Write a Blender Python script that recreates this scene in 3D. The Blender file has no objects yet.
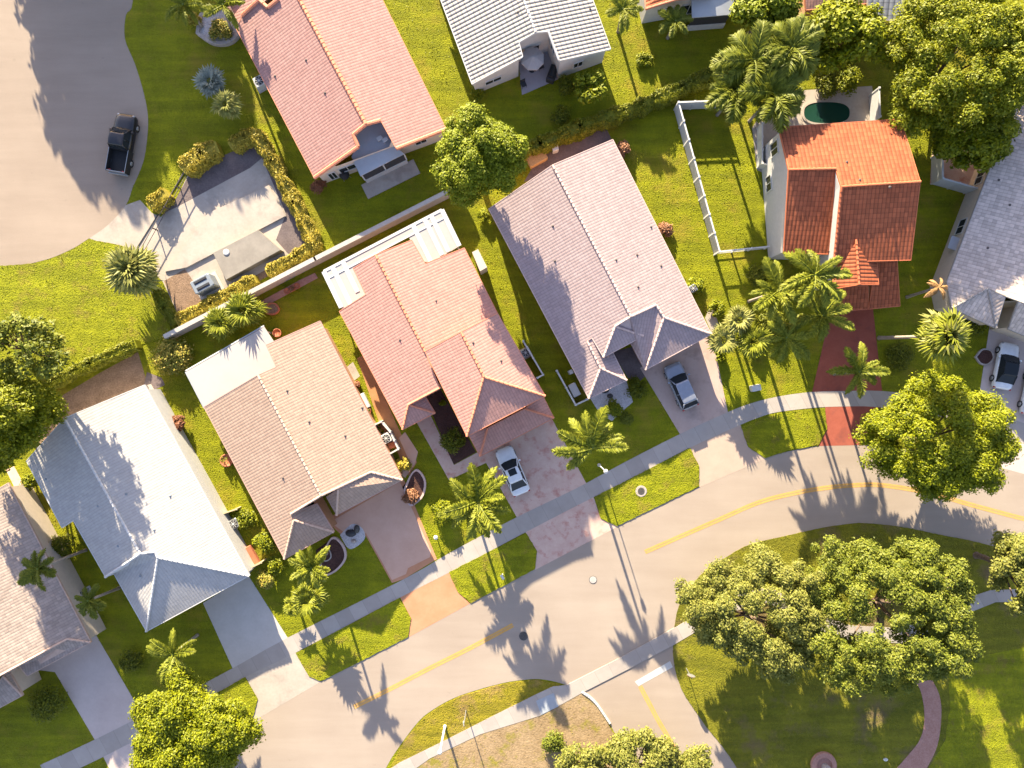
import bpy, bmesh, math, random
import numpy as np
from mathutils import Vector, Matrix
from mathutils.bvhtree import BVHTree

# ------------------------------------------------------------------ basics
H = 66.0            # drone height above ground, metres
SC = 10.4           # pixels per metre on the ground
FPX = H * SC
CX, CY = 512.0, 384.0
HE = 3.1            # usual eave height
rng = random.Random(7)
S = bpy.context.scene
COL = S.collection
PI = math.pi


def P(px, py, h=0.0):
    k = (H - h) / FPX
    return Vector(((px - CX) * k, (CY - py) * k, h))


def U(px, py, e, t=.36, he=HE):
    """point on the roof plane rising with slope t from the eave line e, seen along the pixel's ray"""
    a = P(e[0][0], e[0][1], he); b = P(e[1][0], e[1][1], he)
    d = (b - a); d.z = 0; d.normalize()
    h = he
    for _ in range(60):
        q = P(px, py, h)
        w = q - a
        dist = abs(w.x * d.y - w.y * d.x)
        h = .5 * h + .5 * (he + t * dist)
    return P(px, py, h)


def fit(pt, e, he=HE):
    a = P(e[0][0], e[0][1], he); b = P(e[1][0], e[1][1], he)
    d = (b - a); d.z = 0; d.normalize()
    w = pt - a
    return (pt.z - he) / max(.1, abs(w.x * d.y - w.y * d.x))


def root_of(o):
    while o.parent:
        o = o.parent
    return o


def mk(name, verts, faces, mats, parent=None, smooth=False, uvs=None, midx=None):
    """one mesh object from world-space vertices; parented things keep vertices relative to their root"""
    off = Vector((0, 0, 0))
    if parent is not None:
        off = root_of(parent).location
    me = bpy.data.meshes.new(name)
    me.from_pydata([(v[0] - off.x, v[1] - off.y, v[2] - off.z) for v in verts], [], faces)
    if not isinstance(mats, (list, tuple)):
        mats = [mats]
    for m in mats:
        me.materials.append(m)
    if midx is not None:
        me.polygons.foreach_set('material_index', midx)
    if smooth:
        me.polygons.foreach_set('use_smooth', [True] * len(me.polygons))
    if uvs is not None:
        ul = me.uv_layers.new(name='uv')
        ul.data.foreach_set('uv', uvs)
    me.update()
    o = bpy.data.objects.new(name, me)
    COL.objects.link(o)
    if parent is not None:
        o.parent = parent
    return o


def tag(o, label=None, cat=None, group=None, kind=None):
    if label: o['label'] = label
    if cat: o['category'] = cat
    if group: o['group'] = group
    if kind: o['kind'] = kind
    return o


def thing(name, label, cat, loc=(0, 0, 0), group=None, rz=0):
    o = bpy.data.objects.new(name, None)
    o.empty_display_size = .3
    COL.objects.link(o)
    o.location = loc
    o.rotation_euler = (0, 0, rz)
    return tag(o, label, cat, group)


class MB:
    """collects shapes into one mesh"""
    def __init__(s): s.v = []; s.f = []

    def add(s, vs, fs):
        n = len(s.v)
        s.v += [tuple(v) for v in vs]
        s.f += [tuple(i + n for i in f) for f in fs]

    def box(s, c, size, rz=0.0, bev=0.0):
        x, y, z = size[0] / 2, size[1] / 2, size[2] / 2
        ca, sa = math.cos(rz), math.sin(rz)
        if bev <= 0:
            vs = [(-x, -y, -z), (x, -y, -z), (x, y, -z), (-x, y, -z), (-x, -y, z), (x, -y, z), (x, y, z), (-x, y, z)]
            fs = [(3, 2, 1, 0), (4, 5, 6, 7), (0, 1, 5, 4), (1, 2, 6, 5), (2, 3, 7, 6), (3, 0, 4, 7)]
        else:
            b = bev
            def ring(k, zz):
                xx, yy = x - k, y - k
                return [(-xx + b, -yy, zz), (xx - b, -yy, zz), (xx, -yy + b, zz), (xx, yy - b, zz), (xx - b, yy, zz), (-xx + b, yy, zz), (-xx, yy - b, zz), (-xx, -yy + b, zz)]
            vs = ring(0, -z) + ring(0, z - b) + ring(b * .7, z)
            fs = [tuple(range(7, -1, -1)), tuple(range(16, 24))]
            for r in range(2):
                for i in range(8):
                    j = (i + 1) % 8
                    fs.append((r * 8 + i, r * 8 + j, r * 8 + 8 + j, r * 8 + 8 + i))
        s.add([(c[0] + v[0] * ca - v[1] * sa, c[1] + v[0] * sa + v[1] * ca, c[2] + v[2]) for v in vs], fs)

    def tube(s, pts, rads, n=8, caps=True):
        pts = [Vector(p) for p in pts]
        if not isinstance(rads, (list, tuple)): rads = [rads] * len(pts)
        vs = []; fs = []
        up = Vector((.13, .21, .97))
        for i, p in enumerate(pts):
            d = (pts[min(i + 1, len(pts) - 1)] - pts[max(i - 1, 0)])
            if d.length < 1e-9: d = Vector((0, 0, 1))
            d.normalize()
            a = d.cross(up)
            if a.length < .05: a = d.cross(Vector((1, 0, 0)))
            a.normalize(); b = d.cross(a)
            for k in range(n):
                t = 2 * PI * k / n
                vs.append(p + (a * math.cos(t) + b * math.sin(t)) * rads[i])
        for i in range(len(pts) - 1):
            for k in range(n):
                j = (k + 1) % n
                fs.append((i * n + k, i * n + j, (i + 1) * n + j, (i + 1) * n + k))
        if caps:
            fs.append(tuple(range(n - 1, -1, -1)))
            fs.append(tuple(range((len(pts) - 1) * n, len(pts) * n)))
        s.add(vs, fs)

    def lathe(s, c, prof, n=20):
        vs = []; fs = []
        for r, z in prof:
            for k in range(n):
                t = 2 * PI * k / n
                vs.append((c[0] + r * math.cos(t), c[1] + r * math.sin(t), c[2] + z))
        for i in range(len(prof) - 1):
            for k in range(n):
                j = (k + 1) % n
                fs.append((i * n + k, i * n + j, (i + 1) * n + j, (i + 1) * n + k))
        fs.append(tuple(range(n - 1, -1, -1)))
        fs.append(tuple(range((len(prof) - 1) * n, len(prof) * n)))
        s.add(vs, fs)

    def prism(s, pts, z0, z1):
        n = len(pts)
        ar = sum(pts[i][0] * pts[(i + 1) % n][1] - pts[(i + 1) % n][0] * pts[i][1] for i in range(n))
        if ar < 0: pts = pts[::-1]
        vs = [(p[0], p[1], z0) for p in pts] + [(p[0], p[1], z1) for p in pts]
        fs = [tuple(range(n - 1, -1, -1)), tuple(range(n, 2 * n))]
        for i in range(n):
            j = (i + 1) % n
            fs.append((i, j, n + j, n + i))
        s.add(vs, fs)

    def sphere(s, c, r, sc=(1, 1, 1), n=12, m=7):
        prof = []
        vs = []; fs = []
        for i in range(m + 1):
            a = -PI / 2 + PI * i / m
            for k in range(n):
                t = 2 * PI * k / n
                vs.append((c[0] + r * sc[0] * math.cos(a) * math.cos(t), c[1] + r * sc[1] * math.cos(a) * math.sin(t), c[2] + r * sc[2] * math.sin(a)))
        for i in range(m):
            for k in range(n):
                j = (k + 1) % n
                fs.append((i * n + k, i * n + j, (i + 1) * n + j, (i + 1) * n + k))
        s.add(vs, fs)

    def build(s, name, mat, parent=None, smooth=False):
        return mk(name, s.v, s.f, mat, parent, smooth)


# ------------------------------------------------------------------ materials
def newmat(name):
    m = bpy.data.materials.new(name)
    m.use_nodes = True
    nt = m.node_tree
    nt.nodes.clear()
    out = nt.nodes.new('ShaderNodeOutputMaterial')
    b = nt.nodes.new('ShaderNodeBsdfPrincipled')
    nt.links.new(b.outputs[0], out.inputs[0])
    return m, nt, b, out


def N(nt, t, **kw):
    n = nt.nodes.new(t)
    for k, v in kw.items():
        if k == 'ins':
            for kk, vv in v.items(): n.inputs[kk].default_value = vv
        else:
            setattr(n, k, v)
    return n


def math_n(nt, op, a, b=None):
    n = nt.nodes.new('ShaderNodeMath'); n.operation = op
    for i, x in enumerate((a, b)):
        if x is None: continue
        if isinstance(x, (int, float)): n.inputs[i].default_value = x
        else: nt.links.new(x, n.inputs[i])
    return n.outputs[0]


def ramp(nt, fac, stops):
    r = nt.nodes.new('ShaderNodeValToRGB')
    els = r.color_ramp.elements
    while len(els) < len(stops): els.new(.5)
    for e, (p, c) in zip(els, stops):
        e.position = p
        e.color = (c[0], c[1], c[2], 1)
    nt.links.new(fac, r.inputs[0])
    return r.outputs[0]


def mixc(nt, fac, a, b, mode='MIX'):
    n = nt.nodes.new('ShaderNodeMix'); n.data_type = 'RGBA'; n.blend_type = mode
    if isinstance(fac, (int, float)): n.inputs[0].default_value = fac
    else: nt.links.new(fac, n.inputs[0])
    for i, x in ((6, a), (7, b)):
        if isinstance(x, (tuple, list)): n.inputs[i].default_value = (x[0], x[1], x[2], 1)
        else: nt.links.new(x, n.inputs[i])
    return n.outputs[2]


def noise(nt, vec, scale, detail=4, rough=.6):
    n = N(nt, 'ShaderNodeTexNoise', ins={'Scale': scale, 'Detail': detail, 'Roughness': rough})
    nt.links.new(vec, n.inputs['Vector'])
    return n.outputs['Fac']


def sc3(c, k): return tuple(x * k for x in c)


def ground_mat(name, c1, c2, s1=.35, s2=5., bump=.0, bscale=8., rough=.9, spots=None, fine=.25, c3=None, mow=0.):
    """two-scale noise between c1 and c2, optional third colour in blotches, optional bump"""
    m, nt, b, out = newmat(name)
    pos = N(nt, 'ShaderNodeNewGeometry').outputs['Position']
    n1 = noise(nt, pos, s1, 5, .62)
    n2 = noise(nt, pos, s2, 3, .6)
    f = math_n(nt, 'ADD', math_n(nt, 'MULTIPLY', n1, 1 - fine), math_n(nt, 'MULTIPLY', n2, fine))
    col = ramp(nt, f, [(.34, c1), (.66, c2)])
    if c3 is not None:
        n3 = noise(nt, pos, spots or .6, 4, .7)
        msk = ramp(nt, n3, [(.52, (0, 0, 0)), (.66, (1, 1, 1))])
        col = mixc(nt, msk, col, c3)
    if mow > 0:
        mp = N(nt, 'ShaderNodeMapping'); nt.links.new(pos, mp.inputs[0])
        mp.inputs['Rotation'].default_value = (0, 0, math.radians(-28)); mp.inputs['Scale'].default_value = (.10, 1., 1.)
        stk = noise(nt, mp.outputs[0], 1.3, 3, .55)
        col = mixc(nt, 1., col, ramp(nt, stk, [(.36, (1 - mow,) * 3), (.64, (1 + mow, 1 + mow * .9, 1.))]), 'MULTIPLY')
    nt.links.new(col, b.inputs['Base Color'])
    b.inputs['Roughness'].default_value = rough
    b.inputs['Specular IOR Level'].default_value = .2
    if bump > 0:
        bn = N(nt, 'ShaderNodeBump', ins={'Strength': 1., 'Distance': bump})
        nt.links.new(noise(nt, pos, bscale, 3, .65), bn.inputs['Height'])
        nt.links.new(bn.outputs[0], b.inputs['Normal'])
    return m


def plain(name, c, rough=.6, metal=0., var=.12, scale=3., spec=.4):
    m, nt, b, out = newmat(name)
    pos = N(nt, 'ShaderNodeNewGeometry').outputs['Position']
    n1 = noise(nt, pos, scale, 4, .6)
    nt.links.new(ramp(nt, n1, [(.3, sc3(c, 1 - var)), (.7, sc3(c, 1 + var))]), b.inputs['Base Color'])
    b.inputs['Roughness'].default_value = rough
    b.inputs['Metallic'].default_value = metal
    b.inputs['Specular IOR Level'].default_value = spec
    return m


def tile_mat(name, c, p=.30, q=.40, bump=.05, gap=.55, var=.18, stain=(.5, .42, .38), stain_amt=.35, dirt=None):
    """barrel-tile roof: u along the eave, v up the slope (metres, from the UV map)"""
    m, nt, b, out = newmat(name)
    uv = N(nt, 'ShaderNodeUVMap', uv_map='uv').outputs[0]
    sep = N(nt, 'ShaderNodeSeparateXYZ'); nt.links.new(uv, sep.inputs[0])
    u = math_n(nt, 'DIVIDE', sep.outputs[0], p)
    v = math_n(nt, 'DIVIDE', sep.outputs[1], q)
    s = math_n(nt, 'ABSOLUTE', math_n(nt, 'SINE', math_n(nt, 'MULTIPLY', u, PI)))      # barrel
    fv = math_n(nt, 'FRACT', v)
    row = math_n(nt, 'SUBTRACT', 1.0, fv)                                               # each course overlaps the one below
    hgt = math_n(nt, 'ADD', math_n(nt, 'MULTIPLY', s, .7), math_n(nt, 'MULTIPLY', row, .5))
    bn = N(nt, 'ShaderNodeBump', ins={'Strength': 1., 'Distance': bump})
    nt.links.new(hgt, bn.inputs['Height'])
    nt.links.new(bn.outputs[0], b.inputs['Normal'])
    cmb = N(nt, 'ShaderNodeCombineXYZ')
    nt.links.new(math_n(nt, 'FLOOR', u), cmb.inputs[0]); nt.links.new(math_n(nt, 'FLOOR', v), cmb.inputs[1])
    wn = N(nt, 'ShaderNodeTexWhiteNoise', noise_dimensions='2D'); nt.links.new(cmb.outputs[0], wn.inputs['Vector'])
    per = ramp(nt, wn.outputs['Value'], [(0, sc3(c, 1 - var)), (1, sc3(c, 1 + var))])
    groove = ramp(nt, s, [(.05, (gap, gap, gap)), (.55, (1, 1, 1))])
    lap = ramp(nt, fv, [(.0, (gap + .1,) * 3), (.22, (1, 1, 1))])
    col = mixc(nt, 1., mixc(nt, 1., per, groove, 'MULTIPLY'), lap, 'MULTIPLY')
    pos = N(nt, 'ShaderNodeNewGeometry').outputs['Position']
    big = noise(nt, pos, .45, 6, .68)
    msk = ramp(nt, big, [(.46, (0, 0, 0)), (.78, (stain_amt,) * 3)])
    col = mixc(nt, msk, col, mixc(nt, 1., col, stain, 'MULTIPLY'))
    sm = noise(nt, pos, 2.2, 4, .7)
    col = mixc(nt, 1., col, ramp(nt, sm, [(.3, (.91, .91, .91)), (.7, (1.06, 1.05, 1.04))]), 'MULTIPLY')
    nt.links.new(col, b.inputs['Base Color'])
    b.inputs['Roughness'].default_value = .75
    b.inputs['Specular IOR Level'].default_value = .25
    return m


def leaf_mat(name, c1, c2, trans=.3):
    m, nt, b, out = newmat(name)
    g = N(nt, 'ShaderNodeNewGeometry')
    n1 = noise(nt, g.outputs['Position'], .9, 3, .6)
    f = math_n(nt, 'ADD', math_n(nt, 'MULTIPLY', g.outputs['Random Per Island'], .55), math_n(nt, 'MULTIPLY', n1, .45))
    col = ramp(nt, f, [(.2, c1), (.75, c2)])
    nt.links.new(col, b.inputs['Base Color'])
    b.inputs['Roughness'].default_value = .55
    b.inputs['Specular IOR Level'].default_value = .25
    tr = N(nt, 'ShaderNodeBsdfTranslucent'); nt.links.new(col, tr.inputs[0])
    mx = N(nt, 'ShaderNodeMixShader', ins={0: trans})
    nt.links.new(b.outputs[0], mx.inputs[1]); nt.links.new(tr.outputs[0], mx.inputs[2])
    nt.links.new(mx.outputs[0], out.inputs[0])
    return m


def glass_mat(name, c=(.02, .025, .03), rough=.08):
    m, nt, b, out = newmat(name)
    b.inputs['Base Color'].default_value = (*c, 1)
    b.inputs['Roughness'].default_value = rough
    b.inputs['Specular IOR Level'].default_value = .12
    return m


def paint(name, c, rough=.25, metal=.0):
    m, nt, b, out = newmat(name)
    pos = N(nt, 'ShaderNodeNewGeometry').outputs['Position']
    n1 = noise(nt, pos, 2.5, 3, .6)
    nt.links.new(ramp(nt, n1, [(.3, sc3(c, .93)), (.7, sc3(c, 1.05))]), b.inputs['Base Color'])
    b.inputs['Roughness'].default_value = rough
    b.inputs['Metallic'].default_value = metal
    b.inputs['Coat Weight'].default_value = .6 if max(c) > .1 else .15
    b.inputs['Coat Roughness'].default_value = .08
    return m


M = {}
# ground
M['lawn'] = ground_mat('lawn_grass', (.122, .137, .003), (.228, .236, .006), .5, 4.5, bump=.14, bscale=8., fine=.4, c3=(.21, .18, .016), spots=.22, mow=.16)
M['verge'] = ground_mat('verge_grass', (.13, .148, .003), (.25, .258, .008), .7, 5., bump=.14, bscale=8., fine=.45, c3=(.18, .155, .02), spots=.5, mow=.16)
M['dry'] = ground_mat('dry_grass', (.15, .135, .006), (.27, .22, .02), .7, 5., bump=.14, bscale=8., fine=.4, c3=(.24, .165, .055), spots=.28, mow=.16)
M['park'] = ground_mat('park_grass', (.10, .107, .006), (.20, .187, .014), .3, 4., bump=.14, bscale=8., fine=.35, c3=(.15, .11, .05), spots=.16, mow=.16)
M['mulch'] = ground_mat('mulch', (.13, .085, .055), (.30, .20, .135), 1.2, 7., bump=.05, bscale=9., fine=.6)
M['darkmulch'] = ground_mat('dark_mulch', (.045, .022, .018), (.10, .05, .04), 1.5, 8., bump=.05, bscale=9., fine=.6)
M['soil'] = ground_mat('dark_soil', (.09, .07, .07), (.17, .135, .13), .8, 6., bump=.03, bscale=8., fine=.4)  # dark grey-brown soil, two tones mixed by noise
M['dirt'] = ground_mat('bare_dirt', (.19, .13, .065), (.34, .245, .14), .6, 5., bump=.05, bscale=6., fine=.5, c3=(.20, .17, .03), spots=.45)
M['pebble'] = ground_mat('pebbles', (.32, .3, .31), (.62, .58, .57), 2., 9., bump=.04, bscale=10., fine=.7)


def road_mat(name, a, b_, streak=.10):
    m, nt, b, out = newmat(name)
    pos = N(nt, 'ShaderNodeNewGeometry').outputs['Position']
    mp = N(nt, 'ShaderNodeMapping'); nt.links.new(pos, mp.inputs[0])
    mp.inputs['Rotation'].default_value = (0, 0, math.radians(-28)); mp.inputs['Scale'].default_value = (.12, 1., 1.)
    big = noise(nt, pos, .12, 5, .6)
    stk = noise(nt, mp.outputs[0], .9, 4, .6)
    fine = noise(nt, pos, 9., 2, .7)
    f = math_n(nt, 'ADD', math_n(nt, 'MULTIPLY', big, .5), math_n(nt, 'ADD', math_n(nt, 'MULTIPLY', stk, .35), math_n(nt, 'MULTIPLY', fine, .15)))
    col = ramp(nt, f, [(.36, a), (.64, b_)])
    oil = noise(nt, pos, 1.1, 3, .5)
    col = mixc(nt, ramp(nt, oil, [(.70, (0, 0, 0)), (.80, (.35,) * 3)]), col, sc3(a, .6))
    nt.links.new(col, b.inputs['Base Color'])
    b.inputs['Roughness'].default_value = .85
    b.inputs['Specular IOR Level'].default_value = .25
    return m


M['road'] = road_mat('road_asphalt', (.275, .222, .178), (.335, .278, .226))
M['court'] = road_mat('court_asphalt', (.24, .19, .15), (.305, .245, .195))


def slab_mat(name, a, b_, joint, rot=28., joff=0.):
    """pavement slabs with joints every 'joint' metres along the walk"""
    m, nt, b, out = newmat(name)
    pos = N(nt, 'ShaderNodeNewGeometry').outputs['Position']
    mp = N(nt, 'ShaderNodeMapping'); nt.links.new(pos, mp.inputs[0])
    mp.inputs['Rotation'].default_value = (0, 0, math.radians(-rot))
    sep = N(nt, 'ShaderNodeSeparateXYZ'); nt.links.new(mp.outputs[0], sep.inputs[0])
    x = math_n(nt, 'DIVIDE', math_n(nt, 'ADD', sep.outputs[0], joff), joint)
    fx = math_n(nt, 'ABSOLUTE', math_n(nt, 'SUBTRACT', math_n(nt, 'FRACT', x), .5))
    wn = N(nt, 'ShaderNodeTexWhiteNoise', noise_dimensions='1D'); nt.links.new(math_n(nt, 'FLOOR', x), wn.inputs['W'])
    n1 = noise(nt, pos, .8, 5, .65)
    f = math_n(nt, 'ADD', math_n(nt, 'MULTIPLY', n1, .7), math_n(nt, 'MULTIPLY', wn.outputs['Value'], .3))
    col = ramp(nt, f, [(.3, a), (.7, b_)])
    col = mixc(nt, ramp(nt, fx, [(.478, (0, 0, 0)), (.493, (.42,) * 3)]), col, sc3(a, .6))
    nt.links.new(col, b.inputs['Base Color'])
    b.inputs['Roughness'].default_value = .85
    b.inputs['Specular IOR Level'].default_value = .2
    return m


M['walk'] = slab_mat('sidewalk_concrete', (.31, .275, .245), (.38, .34, .305), 1.5)
M['conc'] = ground_mat('pale_concrete', (.33, .285, .24), (.40, .35, .30), .5, 4., rough=.85, fine=.25, c3=(.29, .25, .215), spots=.4)
M['conc_grey'] = ground_mat('grey_concrete', (.40, .37, .34), (.46, .43, .40), .5, 4., fine=.2)
M['tank'] = ground_mat('shade_toned_concrete', (.20, .18, .155), (.27, .245, .21), .6, 4., fine=.25)  # concrete darkened in colour, standing in for shade on the tank walls
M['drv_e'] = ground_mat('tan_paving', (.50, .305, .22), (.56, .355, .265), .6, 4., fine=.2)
M['drv_e2'] = ground_mat('salmon_paving', (.42, .195, .105), (.48, .24, .14), .6, 4., fine=.2)
M['drv_d'] = ground_mat('flagstone_paving', (.47, .315, .255), (.56, .41, .34), .8, 4., fine=.3, c3=(.42, .21, .17), spots=1.0)
M['drv_c'] = ground_mat('pink_paving', (.40, .29, .245), (.46, .345, .295), .6, 4., fine=.2, c3=(.34, .25, .215), spots=.5)
M['drv_c2'] = ground_mat('pink_apron', (.36, .27, .215), (.41, .315, .25), .6, 4., fine=.2)
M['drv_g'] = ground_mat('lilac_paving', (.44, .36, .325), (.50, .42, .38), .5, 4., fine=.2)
M['drv_red'] = ground_mat('red_paving', (.25, .065, .042), (.32, .092, .06), .8, 4., fine=.3, c3=(.20, .06, .045), spots=.5)
M['brick'] = ground_mat('brick_path', (.30, .15, .115), (.42, .24, .19), 1.5, 8., fine=.55, bump=.02, bscale=9)
M['orange_tile'] = ground_mat('orange_tile', (.34, .155, .065), (.43, .21, .10), .8, 5., fine=.3)
M['yellow'] = ground_mat('yellow_line_paint', (.46, .255, .07), (.54, .32, .11), .8, 8., fine=.5, c3=(.40, .27, .12), spots=2.)
M['white_line'] = ground_mat('white_line_paint', (.42, .42, .41), (.5, .5, .48), .8, 8., fine=.5)
M['tactile'] = ground_mat('blue_grey_pad', (.30, .33, .36), (.34, .37, .40), 2., 8., fine=.3)
M['lilac_conc'] = ground_mat('patio_concrete', (.30, .27, .29), (.35, .32, .34), .8, 4., fine=.3)
# roofs
M['r_a'] = tile_mat('pink_clay_tile', (0.335, 0.185, 0.165), .27, .34, .016, .78, stain=(1.05, 1.25, 1.2), stain_amt=.3, var=.08)
M['r_b'] = tile_mat('white_ribbed_tile', (0.34, 0.319, 0.306), .36, .5, .07, .25, var=.05, stain_amt=.2)
M['r_c'] = tile_mat('lilac_concrete_tile', (0.34, 0.262, 0.258), .27, .34, .016, .78, var=.07, stain=(.72, .66, .7), stain_amt=.25)
M['r_d'] = tile_mat('salmon_clay_tile', (0.43, 0.235, 0.195), .27, .34, .016, .78, var=.07, stain=(.95, .72, .65), stain_amt=.25)
M['r_e'] = tile_mat('tan_clay_tile', (0.35, 0.25, 0.195), .27, .34, .016, .78, var=.07, stain=(.85, .78, .74), stain_amt=.25)
M['r_f'] = tile_mat('white_roof_tile', (.385, .37, .355), .26, .36, .014, .86, var=.05, stain=(.85, .83, .8), stain_amt=.35)
M['r_g'] = tile_mat('weathered_tile', (0.324, 0.261, 0.225), .26, .34, .016, .80, var=.15, stain=(.6, .6, .6), stain_amt=.5)
M['r_red'] = tile_mat('red_clay_tile', (0.35, 0.097, 0.041), .34, .42, .05, .58, var=.2, stain=(.9, .7, .6), stain_amt=.4)
M['r_gray'] = tile_mat('grey_shingle', (0.54, 0.445, 0.385), .32, .36, .02, .75, var=.18, stain=(.75, .72, .7), stain_amt=.4)
M['r_dark'] = tile_mat('slate_blue_tile', (.17, .185, .22), .5, .55, .06, .45, var=.1)
M['cap_salmon'] = plain('salmon_ridge_tile', (.55, .21, .12), .7)
M['cap_pink'] = plain('pale_pink_ridge_tile', (.50, .37, .33), .7)
M['cap_tan'] = plain('tan_ridge_tile', (.47, .33, .26), .7)
M['cap_white'] = plain('white_ridge_tile', (.52, .51, .50), .7)
M['cap_red'] = plain('orange_ridge_tile', (.46, .13, .055), .7)
M['cap_grey'] = plain('grey_ridge_tile', (.32, .29, .27), .7)
M['white_roof'] = ground_mat('white_roof_coating', (.33, .32, .31), (.36, .35, .34), .5, 3., fine=.2, c3=(.36, .345, .32), spots=.5)
M['grey_sheet'] = ground_mat('grey_roof_sheet', (.34, .36, .39), (.40, .42, .45), .5, 3., fine=.2)
# walls, trim
M['w_white'] = plain('white_stucco', (.46, .45, .43), .85, var=.06)
M['w_cream'] = plain('cream_stucco', (.52, .44, .36), .85, var=.06)
M['w_pink'] = plain('pink_stucco', (.42, .26, .21), .85, var=.06)
M['w_orange'] = plain('orange_stucco', (.42, .23, .13), .85, var=.06)
M['w_wall'] = plain('garden_wall_render', (.40, .37, .33), .9, var=.10)
M['white'] = plain('white_paint', (.50, .50, .49), .5, var=.04)
M['cream'] = plain('cream_paint', (.42, .35, .22), .6, var=.06)
M['dark'] = plain('dark_grey', (.03, .03, .035), .6)
M['lead'] = plain('lead_grey', (.10, .08, .075), .7)
M['black'] = plain('black_rubber', (.015, .015, .016), .7)
M['metal'] = plain('grey_metal', (.32, .33, .34), .35, metal=.6, var=.06)
M['steel'] = plain('steel_cabinet', (.22, .25, .28), .45, metal=.2, var=.08)
M['terracotta'] = plain('terracotta', (.36, .12, .06), .8)
M['wood'] = plain('pale_timber', (.40, .25, .11), .75, var=.2, scale=6)
M['stone'] = plain('pale_stone', (.36, .31, .28), .85, var=.2, scale=4)
M['iron'] = plain('cast_iron', (.07, .065, .06), .7, var=.25, scale=8)
M['canvas'] = plain('grey_canvas', (.34, .32, .32), .85, var=.05)
M['redpaint'] = plain('red_sign_paint', (.35, .02, .02), .4)
M['glass'] = glass_mat('window_glass')
M['screen'] = plain('dark_screen', (.035, .035, .04), .6)
M['pool'] = glass_mat('pool_water', (.012, .045, .030), .05)
M['bark'] = plain('bark', (.13, .09, .065), .9, var=.35, scale=6)
M['palmbark'] = plain('palm_trunk', (.26, .22, .18), .85, var=.25, scale=5)
M['crownshaft'] = plain('palm_crownshaft', (.12, .16, .02), .5, var=.2)
# leaves
M['lf_lime'] = leaf_mat('lime_leaves', (.10, .135, .004), (.25, .285, .012))
M['lf_bright'] = leaf_mat('bright_leaves', (.085, .115, .002), (.27, .285, .004))
M['lf_oak'] = leaf_mat('oak_leaves', (0.0616, 0.0896, 0.0056), (0.2072, 0.224, 0.0246))
M['lf_oak2'] = leaf_mat('dry_oak_leaves', (0.084, 0.103, 0.0112), (0.2576, 0.252, 0.0504))
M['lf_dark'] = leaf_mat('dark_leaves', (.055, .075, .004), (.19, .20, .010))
M['lf_gold'] = leaf_mat('golden_leaves', (.075, .105, .003), (.26, .272, .007))
M['lf_palm'] = leaf_mat('palm_leaves', (0.102, 0.132, 0.0096), (0.282, 0.294, 0.0264), .35)
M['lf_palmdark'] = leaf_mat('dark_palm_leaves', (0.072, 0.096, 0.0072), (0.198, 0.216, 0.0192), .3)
M['lf_fan'] = leaf_mat('fan_palm_leaves', (0.1248, 0.1482, 0.025), (0.3276, 0.312, 0.0858), .25)
M['lf_silver'] = leaf_mat('silver_palm_leaves', (.16, .19, .15), (.32, .34, .28), .15)
M['lf_dry'] = leaf_mat('dry_palm_leaves', (.30, .16, .05), (.44, .27, .12), .2)
M['lf_drygreen'] = leaf_mat('browned_palm_leaves', (.16, .12, .03), (.33, .24, .09), .2)
M['lf_croton'] = leaf_mat('croton_leaves', (.12, .16, .012), (.42, .32, .06), .2)
M['lf_red'] = leaf_mat('red_leaves', (.20, .085, .04), (.34, .17, .09), .2)
M['lf_hedge'] = leaf_mat('hedge_leaves', (0.078, 0.102, 0.0048), (0.228, 0.228, 0.012), .25)
M['lf_yellow'] = leaf_mat('yellow_hedge_leaves', (0.182, 0.156, 0.013), (0.416, 0.325, 0.039), .2)
M['lf_brown'] = leaf_mat('rust_leaves', (.14, .05, .025), (.28, .12, .06), .2)

# ------------------------------------------------------------------ setting: ground sheets


def smooth_line(pts, n=6):
    out = []
    L = len(pts)
    for i in range(L - 1):
        p0 = pts[max(i - 1, 0)]; p1 = pts[i]; p2 = pts[i + 1]; p3 = pts[min(i + 2, L - 1)]
        for k in range(n):
            t = k / n
            out.append(tuple(.5 * ((2 * p1[j]) + (-p0[j] + p2[j]) * t + (2 * p0[j] - 5 * p1[j] + 4 * p2[j] - p3[j]) * t * t + (-p0[j] + 3 * p1[j] - 3 * p2[j] + p3[j]) * t ** 3) for j in range(2)))
    out.append(tuple(pts[-1][:2]))
    return out


SHEETS = []


def sheet(name, pts, z, mat, kind='structure', label=None, thick=0., jit=0.):
    w = [P(x, y) for x, y in pts]
    SHEETS.append((name, [(p.x, p.y) for p in w], z, mat.name))
    if jit > 0:
        r = random.Random(len(pts) * 13 + int(abs(pts[0][0])))
        nw = []
        for i, a in enumerate(w):
            b = w[(i + 1) % len(w)]
            k = max(1, int((b - a).length / .22))
            for j in range(k):
                q = a.lerp(b, j / k)
                nw.append(q + Vector((r.uniform(-jit, jit), r.uniform(-jit, jit), 0)))
        w = nw
    n = len(w)
    ar = sum(w[i].x * w[(i + 1) % n].y - w[(i + 1) % n].x * w[i].y for i in range(n))
    if ar < 0: w = w[::-1]
    if thick > 0:
        mb = MB(); mb.prism([(a.x, a.y) for a in w], z - thick, z)
        o = mb.build(name, mat)
    else:
        o = mk(name, [(a.x, a.y, z) for a in w], [tuple(range(n))], mat)
    return tag(o, label, kind=kind)


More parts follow.
